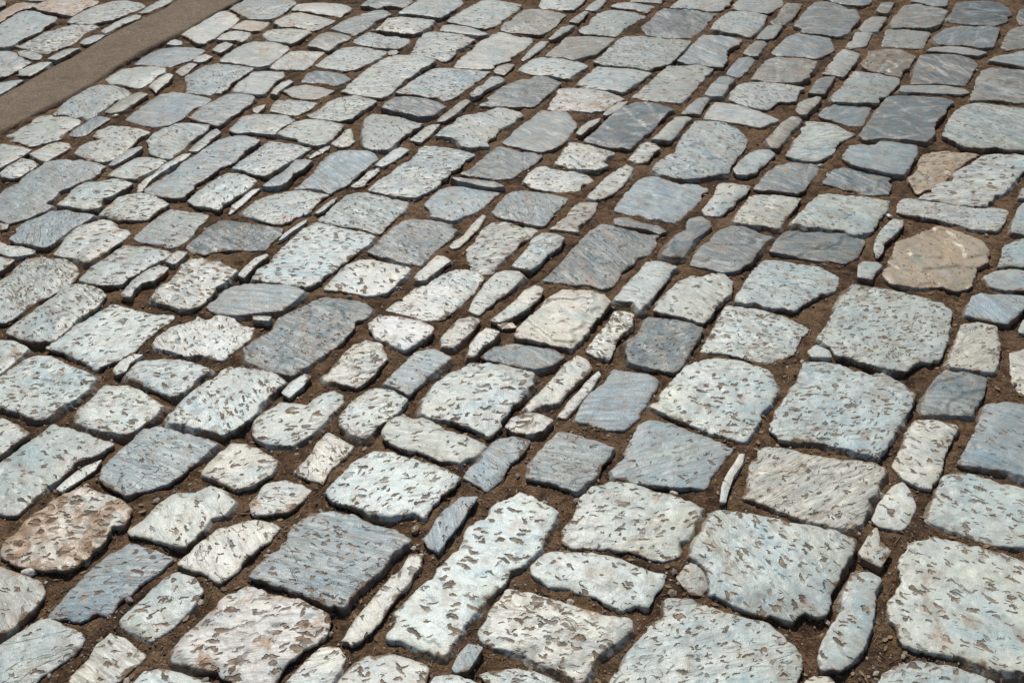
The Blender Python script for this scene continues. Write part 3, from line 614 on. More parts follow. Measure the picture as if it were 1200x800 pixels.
def stone_material(name, per_object=True):
    k = NT(name)
    tc = k.n('ShaderNodeTexCoord').outputs['Object']
    if per_object:
        oi = k.n('ShaderNodeObjectInfo')
        rnd = oi.outputs['Random']
        off = k.n('ShaderNodeCombineXYZ', {'X': k.math('MULTIPLY', rnd, 91.0), 'Y': k.math('MULTIPLY', rnd, 57.0), 'Z': k.math('MULTIPLY', rnd, 33.0)}).outputs[0]
        v = k.vadd(tc, off)
        tint = oi.outputs['Color']
        at = lambda nm: k.n('ShaderNodeAttribute', attribute_type='OBJECT', attribute_name=nm).outputs['Fac']
        pit, rust, streak, mixed = at('pit'), at('rust'), at('streak'), at('mixed')
    else:
        v = tc
        tint = k.n('ShaderNodeAttribute', attribute_type='GEOMETRY', attribute_name='tint').outputs['Color']
        pit, rust, streak, mixed = 0.6, 0.05, 0.3, 0.5
    edge = k.n('ShaderNodeAttribute', attribute_type='GEOMETRY', attribute_name='edge').outputs['Fac']

    # --- body colour: cloudy marble with bedding streaks
    big = k.noise(v, 9.0, 3.0, 0.6).outputs[0]
    sv = k.vscale(v, (1.0, 5.5, 1.0))
    st = k.noise(sv, 13.0, 5.0, 0.66, 1.1).outputs[0]
    fine = k.noise(v, 230.0, 2.0, 0.65).outputs[0]
    mid = k.noise(v, 48.0, 3.0, 0.62).outputs[0]
    lum = k.math('ADD', 0.60, k.math('MULTIPLY', big, 0.34))
    lum = k.math('ADD', lum, k.math('MULTIPLY', mid, 0.22))
    lum = k.math('ADD', lum, k.math('MULTIPLY', fine, 0.26))
    sl = k.math('MULTIPLY', k.math('SUBTRACT', st, 0.5), k.math('ADD', 0.12, k.math('MULTIPLY', streak, 2.1)))
    lum = k.math('ADD', lum, sl)
    lumc = k.n('ShaderNodeCombineColor', {0: lum, 1: lum, 2: lum}).outputs[0]
    c = k.mix(1.0, tint, lumc, 'MULTIPLY')
    # warm and cool clouds
    hue = k.noise(k.vadd(k.vscale(v, (1.0, 2.0, 1.0)), (3.1, 8.2, 0.0)), 5.0, 3.0, 0.62).outputs[0]
    c = k.mix(k.math('MULTIPLY', k.smooth(hue, 0.50, 0.68), 0.65), c, k.mix(1.0, c, (1.04, 0.99, 0.87, 1), 'MULTIPLY'))
    c = k.mix(k.math('MULTIPLY', k.smooth(hue, 0.49, 0.32), 0.75), c, k.mix(1.0, c, (0.68, 0.84, 0.94, 1), 'MULTIPLY'))
    # bands of the neighbouring bed: pale in the dark stones, blue-grey in the pale ones
    bd = k.noise(k.vadd(k.vscale(v, (1.0, 2.8, 1.0)), (5.0, 0.5, 3.0)), 7.0, 4.0, 0.66, 0.9).outputs[0]
    tl = k.n('ShaderNodeSeparateColor', {0: tint}).outputs[1]
    dark = k.smooth(tl, 0.40, 0.26)
    c = k.mix(k.math('MULTIPLY', k.math('MULTIPLY', k.smooth(bd, 0.50, 0.66), dark), 0.62), c, (0.40, 0.42, 0.39, 1))
    pale = k.math('MULTIPLY', k.math('SUBTRACT', 1.0, dark), mixed)
    c = k.mix(k.math('MULTIPLY', k.math('MULTIPLY', k.smooth(bd, 0.52, 0.66), pale), 0.75), c, k.mix(st, (0.15, 0.185, 0.195, 1), (0.38, 0.42, 0.41, 1)))
    # thin dark veins
    vn = k.noise(k.vscale(v, (1.0, 2.4, 1.0)), 4.6, 4.0, 0.55, 1.2).outputs[0]
    vein = k.math('SUBTRACT', 1.0, k.smooth(k.math('ABSOLUTE', k.math('SUBTRACT', vn, 0.5)), 0.0, 0.008))
    vein = k.math('MULTIPLY', vein, k.math('MULTIPLY', k.smooth(hue, 0.44, 0.54), k.smooth(mixed, 0.45, 0.75)))
    c = k.mix(k.math('MULTIPLY', vein, 0.5), c, (0.12, 0.105, 0.09, 1))
    dn = k.noise(k.vadd(v, (4.0, 7.0, 1.0)), 19.0, 4.0, 0.68, 0.4).outputs[0]
    c = k.mix(k.math('MULTIPLY', k.smooth(dn, 0.47, 0.70), 0.58), c, (0.255, 0.190, 0.125, 1))
    # rust staining
    rn = k.noise(k.vadd(v, (9.0, 1.0, 4.0)), 15.0, 4.0, 0.65, 0.6).outputs[0]
    rthr = k.math('SUBTRACT', 0.80, k.math('MULTIPLY', rust, 0.33))
    rm = k.n('ShaderNodeMapRange', {'Value': rn, 'From Min': rthr, 'From Max': k.math('ADD', rthr, 0.09)}, interpolation_type='SMOOTHSTEP').outputs[0]
    c = k.mix(k.math('MULTIPLY', rm, 0.8), c, k.mix(mid, (0.200, 0.110, 0.050, 1), (0.40, 0.27, 0.155, 1)))

    # --- chisel pits filled with soil
    warp = k.noise(v, 38.0, 3.0, 0.62).outputs['Color']
    wv = k.n('ShaderNodeVectorMath', {0: warp, 1: (0.5, 0.5, 0.5)}, operation='SUBTRACT').outputs[0]
    pv = k.vadd(v, k.vscale(wv, (0.040, 0.036, 0.0)))
    pv = k.n('ShaderNodeVectorMath', {0: pv, 'Scale': k.math('ADD', 0.58, k.math('MULTIPLY', mixed, 0.62))}, operation='SCALE').outputs[0]
    pits = None
    for scl, thr, stretch, turn in ((23.0, 0.27, 2.9, 0.25), (36.0, 0.27, 2.6, -0.45)):
        rv = k.n('ShaderNodeMapping', {'Vector': pv, 'Rotation': (0.0, 0.0, turn)}).outputs[0]
        vor = k.n('ShaderNodeTexVoronoi', {'Vector': k.vscale(rv, (1.0, stretch, 1.0)), 'Scale': scl, 'Randomness': 1.0}, voronoi_dimensions='2D')
        rc = k.n('ShaderNodeSeparateColor', {0: vor.outputs['Color']}).outputs
        rad = k.math('MULTIPLY', k.math('POWER', k.smooth(rc[0], 0.25, 1.05), 0.7), k.math('MULTIPLY', pit, thr))
        dlt = k.math('SUBTRACT', rad, vor.outputs['Distance'])
        m = k.n('ShaderNodeMapRange', {'Value': dlt, 'From Min': -0.055, 'From Max': 0.065}, interpolation_type='SMOOTHSTEP').outputs[0]
        m = k.math('MULTIPLY', m, k.smooth(rad, 0.05, 0.11))
        pits = m if pits is None else k.math('MAXIMUM', pits, m)
    patch = k.smooth(k.noise(k.vadd(v, (1.7, 6.0, 2.0)), 12.0, 2.0).outputs[0], 0.30, 0.50)
    pits = k.math('MULTIPLY', pits, k.math('ADD', 0.25, k.math('MULTIPLY', patch, 0.75)))
    pits = k.math('MULTIPLY', pits, k.smooth(mid, 0.22, 0.40))
    # --- soil rubbed over the arrises and sides
    en = k.math('ADD', k.math('MULTIPLY', k.noise(v, 34.0, 3.0, 0.65).outputs[0], 0.060), -0.028)
    en = k.math('ADD', en, k.math('MULTIPLY', k.math('SUBTRACT', big, 0.5), 0.050))
    soilm = k.n('ShaderNodeMapRange', {'Value': k.math('ADD', edge, en), 'From Min': 0.003, 'From Max': -0.006}, interpolation_type='SMOOTHSTEP').outputs[0]
    soilc = k.mix(fine, (0.045, 0.029, 0.018, 1), (0.225, 0.148, 0.092, 1))
    c = k.mix(k.math('MULTIPLY', pits, 0.88), c, k.mix(k.smooth(mid, 0.42, 0.70), (0.105, 0.062, 0.033, 1), (0.330, 0.225, 0.135, 1)))
    c = k.mix(k.math('MULTIPLY', soilm, 0.93), c, soilc)

    dustm = k.n('ShaderNodeMapRange', {'Value': k.math('ADD', edge, k.math('MULTIPLY', k.math('SUBTRACT', dn, 0.5), 0.12)), 'From Min': 0.024, 'From Max': -0.012}, interpolation_type='SMOOTHSTEP').outputs[0]
    c = k.mix(k.math('MULTIPLY', dustm, 0.34), c, (0.235, 0.160, 0.098, 1))

    # --- relief
    h = k.math('MULTIPLY', fine, 0.16)
    h = k.math('ADD', h, k.math('MULTIPLY', mid, 0.38))
    h = k.math('ADD', h, k.math('MULTIPLY', st, k.math('ADD', 0.12, k.math('MULTIPLY', streak, 0.9))))
    h = k.math('SUBTRACT', h, k.math('MULTIPLY', pits, 0.85))
    h = k.math('SUBTRACT', h, k.math('MULTIPLY', vein, 0.4))
    bump = k.n('ShaderNodeBump', {'Strength': 0.85, 'Distance': 0.0050, 'Height': h}).outputs[0]
    rough = k.math('ADD', 0.36, k.math('MULTIPLY', k.math('MAXIMUM', pits, soilm), 0.45), clamp=True)
    rough = k.math('ADD', rough, k.math('MULTIPLY', mid, 0.12))
    b = k.n('ShaderNodeBsdfPrincipled', {'Base Color': c, 'Roughness': rough, 'Normal': bump, 'Specular IOR Level': 0.5})
    o = k.n('ShaderNodeOutputMaterial', {'Surface': b.outputs[0]})
    return k.m


def soil_material():
    k = NT('soil')
    v = k.n('ShaderNodeTexCoord').outputs['Object']
    a = k.noise(v, 5.0, 4.0, 0.6).outputs[0]
    m = k.noise(v, 42.0, 5.0, 0.66).outputs[0]
    f = k.noise(v, 260.0, 4.0, 0.7).outputs[0]
    c = k.mix(k.smooth(m, 0.3, 0.7), (0.055, 0.031, 0.017, 1), (0.285, 0.175, 0.098, 1))
    c = k.mix(k.math('MULTIPLY', k.smooth(a, 0.45, 0.7), 0.60), c, (0.34, 0.225, 0.130, 1))
    c = k.mix(k.math('MULTIPLY', k.smooth(a, 0.50, 0.32), 0.6), c, (0.060, 0.042, 0.027, 1))
    c = k.mix(k.math('MULTIPLY', k.smooth(f, 0.35, 0.65), 0.5), k.mix(1.0, c, (0.55, 0.55, 0.55, 1), 'MULTIPLY'), k.mix(1.0, c, (1.45, 1.42, 1.4, 1), 'MULTIPLY'))
    vor = k.n('ShaderNodeTexVoronoi', {'Vector': v, 'Scale': 170.0})
    rc = k.n('ShaderNodeSeparateColor', {0: vor.outputs['Color']}).outputs
    g = k.math('MULTIPLY', k.smooth(vor.outputs['Distance'], 0.36, 0.22), k.smooth(rc[1], 0.80, 0.86))
    c = k.mix(k.math('MULTIPLY', g, 0.75), c, k.mix(rc[2], (0.16, 0.11, 0.07, 1), (0.42, 0.35, 0.27, 1)))
    h = k.math('ADD', k.math('MULTIPLY', f, 0.5), k.math('MULTIPLY', m, 1.0))
    h = k.math('ADD', h, k.math('MULTIPLY', g, 0.5))
    bump = k.n('ShaderNodeBump', {'Strength': 1.0, 'Distance': 0.013, 'Height': h}).outputs[0]
    b = k.n('ShaderNodeBsdfPrincipled', {'Base Color': c, 'Roughness': 0.95, 'Normal': bump, 'Specular IOR Level': 0.15})
    k.n('ShaderNodeOutputMaterial', {'Surface': b.outputs[0]})
    return k.m


def concrete_material():
    k = NT('worn_concrete')
    v = k.n('ShaderNodeTexCoord').outputs['Object']
    a = k.noise(v, 3.5, 5.0, 0.6).outputs[0]
    m = k.noise(v, 30.0, 5.0, 0.65).outputs[0]
    f = k.noise(v, 190.0, 3.0, 0.7).outputs[0]
    c = k.mix(a, (0.185, 0.142, 0.100, 1), (0.290, 0.228, 0.165, 1))
    c = k.mix(k.math('MULTIPLY', k.smooth(m, 0.35, 0.7), 0.5), c, (0.130, 0.096, 0.066, 1))
    c = k.mix(k.smooth(f, 0.4, 0.68), k.mix(1.0, c, (0.68, 0.68, 0.68, 1), 'MULTIPLY'), k.mix(1.0, c, (1.35, 1.35, 1.33, 1), 'MULTIPLY'))
    vn = k.noise(v, 2.6, 4.0, 0.6, 0.8).outputs[0]
    cr = k.math('SUBTRACT', 1.0, k.smooth(k.math('ABSOLUTE', k.math('SUBTRACT', vn, 0.5)), 0.0, 0.004))
    c = k.mix(k.math('MULTIPLY', cr, 0.12), c, (0.05, 0.036, 0.027, 1))
    ed = k.n('ShaderNodeAttribute', attribute_type='GEOMETRY', attribute_name='edge').outputs['Fac']
    em = k.n('ShaderNodeMapRange', {'Value': k.math('ADD', ed, k.math('MULTIPLY', k.math('SUBTRACT', m, 0.5), 0.16)), 'From Min': 0.045, 'From Max': -0.01}, interpolation_type='SMOOTHSTEP').outputs[0]
    c = k.mix(k.math('MULTIPLY', em, 0.8), c, k.mix(f, (0.055, 0.036, 0.022, 1), (0.20, 0.135, 0.085, 1)))
    h = k.math('ADD', k.math('MULTIPLY', f, 0.9), k.math('MULTIPLY', m, 1.1))
    h = k.math('SUBTRACT', h, k.math('MULTIPLY', cr, 0.15))
    bump = k.n('ShaderNodeBump', {'Strength': 0.9, 'Distance': 0.006, 'Height': h}).outputs[0]
    b = k.n('ShaderNodeBsdfPrincipled', {'Base Color': c, 'Roughness': 0.9, 'Normal': bump, 'Specular IOR Level': 0.2})
    k.n('ShaderNodeOutputMaterial', {'Surface': b.outputs[0]})
    return k.m


def grit_material(name, c0, c1):
    k = NT(name)
    t = k.n('ShaderNodeAttribute', attribute_type='GEOMETRY', attribute_name='tint').outputs['Fac']
    v = k.n('ShaderNodeTexCoord').outputs['Object']
    f = k.noise(v, 300.0, 3.0).outputs[0]
    c = k.mix(t, c0, c1)
    c = k.mix(f, k.mix(1.0, c, (0.7, 0.7, 0.7, 1), 'MULTIPLY'), c)
    b = k.n('ShaderNodeBsdfPrincipled', {'Base Color': c, 'Roughness': 0.85, 'Specular IOR Level': 0.25})
    k.n('ShaderNodeOutputMaterial', {'Surface': b.outputs[0]})
    return k.m


M_STONE = stone_material('weathered_marble')
M_STONE2 = stone_material('weathered_marble_beyond', False)
M_SOIL = soil_material()
M_CONC = concrete_material()
M_GRIT = grit_material('grit', (0.085, 0.06, 0.042, 1), (0.46, 0.40, 0.33, 1))
M_DRY = grit_material('dry_litter', (0.10, 0.055, 0.028, 1), (0.34, 0.25, 0.15, 1))

# ------------------------------------------------------------------ the paving stones
TINT = {'P': (0.462, 0.516, 0.478), 'W': (0.570, 0.582, 0.518), 'B': (0.292, 0.350, 0.356), 'S': (0.162, 0.198, 0.200),
        'G': (0.325, 0.325, 0.275), 'T': (0.500, 0.450, 0.335), 'R': (0.540, 0.500, 0.420)}
# farther rows: a greyer stone, plus the distance's dimmer light put into the tint
ROW_DIM = {'D': 1.0, 'C': 0.96, 'B': 0.84, 'E': 0.68, 'F': 0.60}

stones = []
for rown, scl, y0, block in ROWS:
    for line in block.strip().splitlines():
        t = line.split()
        px = np.array([[float(c) for c in q.split(',')] for q in t[1:]]) * scl
        px[:, 1] += y0
        stones.append(dict(row=rown, cls=t[0][0], pit=int(t[0][1]), flags=t[0][2:], px=px))

for i, s in enumerate(stones):
    rs = np.random.RandomState(100 + i)
    s['h'] = 0.0165 + 0.0125 * rs.rand() + (0.004 if abs(area2(s['px'])) > 9000 else 0)
    w = ground(s['px'], s['h'])
    if area2(w) < 0:
        w = w[::-1]
    s['w'] = w
    s['c'] = w.mean(0)
    s['cp'] = s['px'].mean(0)
    s['area'] = abs(area2(w))


def build_stone(i, s):
    rs = np.random.RandomState(500 + i)
    dist = math.hypot(s['c'][0], s['c'][1])
    step = 0.0042 if dist < 2.3 else (0.0056 if dist < 3.2 else 0.0075)
    step = min(step, math.sqrt(s['area']) * 0.09)
    rot = (rs.rand() - 0.5) * 1.6 - 0.25
    if 's' in s['flags'] or s['cls'] in 'SB':
        rot += (rs.rand() - 0.5) * 1.0
    c, sn = math.cos(-rot), math.sin(-rot)
    loc = (s['w'] - s['c']) @ np.array([[c, sn], [-sn, c]])
    v, f, e = stone_shape(loc, s['h'], step, s['cls'], s['pit'], s['flags'], 500 + i,
                          0.0042 + 0.0012 * max(0.0, dist - 1.6))
    me = make_mesh('paving_stone', v, f, [M_STONE])
    at = me.attributes.new('edge', 'FLOAT', 'POINT')
    at.data.foreach_set('value', e.astype(np.float32))
    o = bpy.data.objects.new('paving_stone', me)
    o.location = (s['c'][0], s['c'][1], 0)
    o.rotation_euler = (0, 0, rot)
    col.objects.link(o)
    t = TINT[s['cls']]
    g = (1 + (rs.rand() - 0.5) * 0.24) * ROW_DIM[s['row']]
    if s['cp'][0] > 880 and s['cp'][1] < 130:       # shade of the upper right corner, painted into the tint
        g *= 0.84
    q = (rs.rand() - 0.5) * 0.08
    if 'w' in s['flags'] and s['cls'] == 'R':
        t = (0.60, 0.595, 0.55)
    if s['cls'] == 'T' and s['cp'][0] > 1000:
        t = (0.430, 0.350, 0.245)
    elif s['cls'] == 'T' and 's' in s['flags']:
        t = (0.510, 0.480, 0.395)
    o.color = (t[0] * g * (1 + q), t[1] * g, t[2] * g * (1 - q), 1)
    o['pit'] = (0.42, 0.72, 0.95, 1.22)[s['pit']] * (0.78 if s['row'] in 'EF' else 1.0) * (0.62 if s['cls'] in 'BS' and s['row'] != 'D' else 1.0)
    o['rust'] = (0.82 if 'w' in s['flags'] else 1.12) if s['cls'] == 'R' else (0.72 if 'r' in s['flags'] else 0.15 + 0.42 * float(rs.rand()))
    o['mixed'] = 0.15 + 0.85 * float(rs.rand())
    o['streak'] = 0.1 if s['cls'] == 'T' else 1.05 if 's' in s['flags'] else (0.75 if s['cls'] in 'SB' else (0.3 if s['row'] in 'EF' else 0.08) + 0.4 * float(rs.rand()))
    s['obj'] = o
    return o


for i, s in enumerate(stones):
    build_stone(i, s)

# ------------------------------------------------------------------ concrete strip (top left)
LE = [(-150, 192), (-60, 144), (0, 111), (30, 94), (45, 85.5), (67, 73.5), (96, 60), (105, 53), (123, 42), (144, 32), (165, 22), (180, 15), (192, 9), (206, 0), (290, -44), (420, -110)]
RE = [(-150, 236), (-60, 188), (0, 156), (15, 149), (37, 136), (63, 122.5), (80, 115), (93, 106), (108, 99), (125, 88), (135, 81), (150, 72), (170, 60), (195, 48), (213, 39), (232, 27), (252, 16), (264, 10), (282, 0), (360, -40), (490, -105)]
le = ground(LE, 0.022); re = ground(RE, 0.022)


def along(p, n):
    s = np.concatenate([[0], np.cumsum(np.linalg.norm(np.diff(p, axis=0), axis=1))])
    u = np.linspace(0, s[-1], n)
    return np.stack([np.interp(u, s, p[:, 0]), np.interp(u, s, p[:, 1])], 1)


NL, NC = 420, 44
a_, b_ = along(le, NL), along(re, NL)
strip_poly = np.vstack([le, re[::-1]])
vs, fs = [], []
for i in range(NL):
    for j in range(NC + 1):
        t = j / NC
        p = a_[i] * (1 - t) + b_[i] * t
        vs.append([p[0], p[1], 0])
vs = np.array(vs)
tt = np.tile(np.arange(NC + 1) / NC, NL)
ed = np.minimum(tt, 1 - tt)
vs[:, 2] = 0.022 + fbm(vs[:, 0] * 6, vs[:, 1] * 6, 4, 3) * 0.006 + fbm(vs[:, 0] * 60, vs[:, 1] * 60, 2, 4) * 0.0012 - np.clip(1 - ed / 0.05, 0, 1) ** 2 * 0.018
jit = fbm(vs[:, 0] * 22, vs[:, 1] * 22, 3, 9) * 0.012
for e_, sg in ((0, -1), (NC, 1)):
    idx = np.arange(NL) * (NC + 1) + e_
    dirn = b_ - a_
    dirn /= np.linalg.norm(dirn, axis=1)[:, None]
    vs[idx, :2] += dirn * (sg * jit[idx])[:, None]
for i in range(NL - 1):
    for j in range(NC):
        q = i * (NC + 1) + j
        fs.append([q, q + 1, q + NC + 2, q + NC + 1])
nv = len(vs)
low = vs.copy()[[i * (NC + 1) for i in range(NL)] + [i * (NC + 1) + NC for i in range(NL)]]
low[:, 2] = -0.05
vs = np.vstack([vs, low])
for i in range(NL - 1):
    fs.append([i * (NC + 1), (i + 1) * (NC + 1), nv + i + 1, nv + i])
    fs.append([i * (NC + 1) + NC, nv + NL + i, nv + NL + i + 1, (i + 1) * (NC + 1) + NC])
me = make_mesh('path', vs, fs, [M_CONC])
eatt = np.zeros(len(vs)); eatt[:nv] = ed * 0.42
me.attributes.new('edge', 'FLOAT', 'POINT').data.foreach_set('value', eatt.astype(np.float32))
o = bpy.data.objects.new('path', me)
col.objects.link(o)
o['kind'] = 'structure'

# ------------------------------------------------------------------ ground
def axis(lo, hi, step, far, grow=1.18):
    mid = list(np.arange(lo, hi + step, step))
    a, s = mid[-1], step
    up = []
    while a < far:
        s *= grow; a += s; up.append(a)
    a, s = mid[0], step
    dn = []
    while a > -far:
        s *= grow; a -= s; dn.append(a)
    return np.array(dn[::-1] + mid + up)


ax, ay = axis(-3.6, 3.6, 0.011, 300), axis(0.6, 5.6, 0.011, 300)
X, Y = np.meshgrid(ax, ay)
X = X.ravel(); Y = Y.ravel()
fade = np.exp(-np.maximum(0, np.hypot(X, Y - 3) - 5) / 6)


def soil_h(x, y):
    return 0.0092 + fbm(x * 5.5, y * 5.5, 3, 2) * 0.0095 + fbm(x * 24, y * 24, 3, 5) * 0.006 + fbm(x * 70, y * 70, 2, 6) * 0.004


Z = soil_h(X, Y) * fade
GP = np.stack([X, Y], 1)
for s in stones:                       # the soil dips under each bedded stone
    lo, hi = s['w'].min(0), s['w'].max(0)
    ii = np.where((X > lo[0]) & (X < hi[0]) & (Y > lo[1]) & (Y < hi[1]))[0]
    ii = ii[inside(s['w'], GP[ii])] if len(ii) else ii
    if len(ii):
        d = edge_dist(s['w'], GP[ii])
        Z[ii] = np.minimum(Z[ii], s['h'] - 0.010 - np.clip(d * 2, 0, 0.02))
nx, ny = len(ax), len(ay)
idx = np.arange(nx * ny).reshape(ny, nx)
quads = np.stack([idx[:-1, :-1], idx[:-1, 1:], idx[1:, 1:], idx[1:, :-1]], -1).reshape(-1, 4)
me = bpy.data.meshes.new('ground')
me.vertices.add(len(X))
me.vertices.foreach_set('co', np.stack([X, Y, Z], 1).astype(np.float32).ravel())
me.loops.add(quads.size)
me.loops.foreach_set('vertex_index', quads.astype(np.int32).ravel())
me.polygons.add(len(quads))
me.polygons.foreach_set('loop_start', np.arange(0, quads.size, 4, dtype=np.int32))
me.polygons.foreach_set('loop_total', np.full(len(quads), 4, np.int32))
me.polygons.foreach_set('use_smooth', np.ones(len(quads), bool))
me.materials.append(M_SOIL)
me.update(calc_edges=True)
me.validate()
o = bpy.data.objects.new('ground', me)
col.objects.link(o)
o['kind'] = 'structure'


def soil_z(p):
    return soil_h(p[:, 0], p[:, 1])


# ------------------------------------------------------------------ road beyond the picture's frame, one mass
d0 = ground([(0, 156), (282, 0)], 0.02)
ang = math.atan2(d0[1][1] - d0[0][1], d0[1][0] - d0[0][0])
ca, sa = math.cos(ang), math.sin(ang)
rs = np.random.RandomState(3)
polys_near = [s['w'] for s in stones]
bbs = [(p.min(0), p.max(0)) for p in polys_near]
bv, bf, be, bt = [], [], [], []
nb = 0
SU, SV = 0.215, 0.165
for iv in range(-60, 60):
    u = -10.0 + rs.rand() * 0.2
    vrow = iv * SV
    while u < 12:
        wu = SU * (0.6 + 0.8 * rs.rand())
        cu, cv = u + wu / 2, vrow + (rs.rand() - 0.5) * 0.02
        u += wu
        cx, cy = ca * cu - sa * cv, sa * cu + ca * cv
        if not (-3.9 < cx < 3.9 and 0.1 < cy < 6.7):
            continue
        hw, hh = wu / 2 - 0.011 - 0.008 * rs.rand(), SV / 2 - 0.010 - 0.010 * rs.rand()
        quad = np.array([[-hw, -hh], [0, -hh * (0.9 + .2 * rs.rand())], [hw, -hh], [hw, hh], [0, hh * (0.9 + .2 * rs.rand())], [-hw, hh]])
        quad += (rs.rand(6, 2) - 0.5) * 0.03
        qw = quad @ np.array([[ca, sa], [-sa, ca]]) + [cx, cy]
        def clash(qw, ctr):
            pp = project(qw, 0.02) if qw[:, 1].min() > -0.4 else np.array([[0, 5000.0]])
            if ((pp[:, 0] > -6) & (pp[:, 0] < 1206) & (pp[:, 1] > -6) & (pp[:, 1] < 806)).any():
                return True
            if inside(strip_poly, np.vstack([qw, [ctr]])).any():
                return True
            lo, hi = qw.min(0), qw.max(0)
            dense = resample(qw, 0.03)
            for pl, (l2, h2) in zip(polys_near, bbs):
                if (lo > h2).any() or (hi < l2).any():
                    continue
                if inside(pl, dense).any() or inside(qw, pl).any() or inside(pl, np.array([ctr])).any():
                    return True
            return False
        ctr = np.array([cx, cy])
        if clash(qw, ctr):
            for _ in range(9):           # a smaller piece, nudged into what room there is
                c2 = ctr + (rs.rand(2) - 0.5) * 0.20
                q2 = (qw - ctr) * (0.35 + 0.45 * rs.rand()) + c2
                if not clash(q2, c2):
                    qw, ctr = q2, c2
                    break
            else:
                continue
        cx, cy = ctr
        polys_near.append(qw); bbs.append((qw.min(0), qw.max(0)))
        v, f, e = stone_shape(qw - [cx, cy], 0.018 + 0.012 * rs.rand(), 0.02, 'P', 1, '', 3000 + iv * 97 + int(u * 50))
        v = v + [cx, cy, 0]
        bv.append(v); be.append(e)
        bf += [[q + nb for q in ff] for ff in f]
        nb += len(v)
        t = TINT[rs.choice(list('PPPPPWWBBBSG'))]
        g = 0.9 + 0.2 * rs.rand()
        bt.append(np.tile([t[0] * g, t[1] * g, t[2] * g, 1.0], (len(v), 1)))
me = make_mesh('road_paving', np.vstack(bv), bf, [M_STONE2])
me.attributes.new('edge', 'FLOAT', 'POINT').data.foreach_set('value', np.concatenate(be).astype(np.float32))
me.attributes.new('tint', 'FLOAT_COLOR', 'POINT').data.foreach_set('color', np.vstack(bt).astype(np.float32).ravel())
o = bpy.data.objects.new('road_paving', me)
col.objects.link(o)
o['kind'] = 'stuff'
o['label'] = 'mass of further paving stones around the road, beyond the picture'
o['category'] = 'paving'

# ------------------------------------------------------------------ grit and dry litter in the joints
def free_points(n, seed, far_bias=0.0):
    rs = np.random.RandomState(seed)
    px = np.stack([rs.uniform(-40, 1240, n), rs.uniform(-20, 840, n)], 1)
    p = ground(px, 0.0)
    keep = np.ones(n, bool)
    for s in stones:
        lo, hi = s['w'].min(0), s['w'].max(0)
        m = keep & (p[:, 0] > lo[0]) & (p[:, 0] < hi[0]) & (p[:, 1] > lo[1]) & (p[:, 1] < hi[1])
        ii = np.where(m)[0]
        if len(ii):
            keep[ii[inside(s['w'], p[ii])]] = False
    keep &= ~inside(strip_poly, p)
    return p[keep]


ICO = None
def lump(rs):
    """a small irregular pebble: 14 vertices, 24 faces"""
    d = np.array([[1, 0, 0], [-1, 0, 0], [0, 1, 0], [0, -1, 0], [0, 0, 1], [0, 0, -1],
                  [1, 1, 1], [1, 1, -1], [1, -1, 1], [1, -1, -1], [-1, 1, 1], [-1, 1, -1], [-1, -1, 1], [-1, -1, -1]], float)
    d /= np.linalg.norm(d, axis=1)[:, None]
    d *= (0.75 + 0.5 * rs.rand(14))[:, None]
    d *= [1, 0.55 + 0.4 * rs.rand(), 0.45 + 0.3 * rs.rand()]
    a = rs.rand() * 6.283
    c, s = math.cos(a), math.sin(a)
    return d @ np.array([[c, s, 0], [-s, c, 0], [0, 0, 1]])


LF = []
for axs, sg, v0 in ((0, 1, 0), (0, -1, 1), (1, 1, 2), (1, -1, 3), (2, 1, 4), (2, -1, 5)):
    corners = []
    base = [(1, 1), (-1, 1), (-1, -1), (1, -1)]
    for a, b in base:
        t = [0, 0, 0]
        t[axs] = sg
        t[(axs + 1) % 3] = a; t[(axs + 2) % 3] = b
        corners.append(6 + (0 if t[0] > 0 else 4) + (0 if t[1] > 0 else 2) + (0 if t[2] > 0 else 1))
    for q in range(4):
        tri = [v0, corners[q], corners[(q + 1) % 4]]
        LF.append(tri if sg > 0 else tri[::-1])

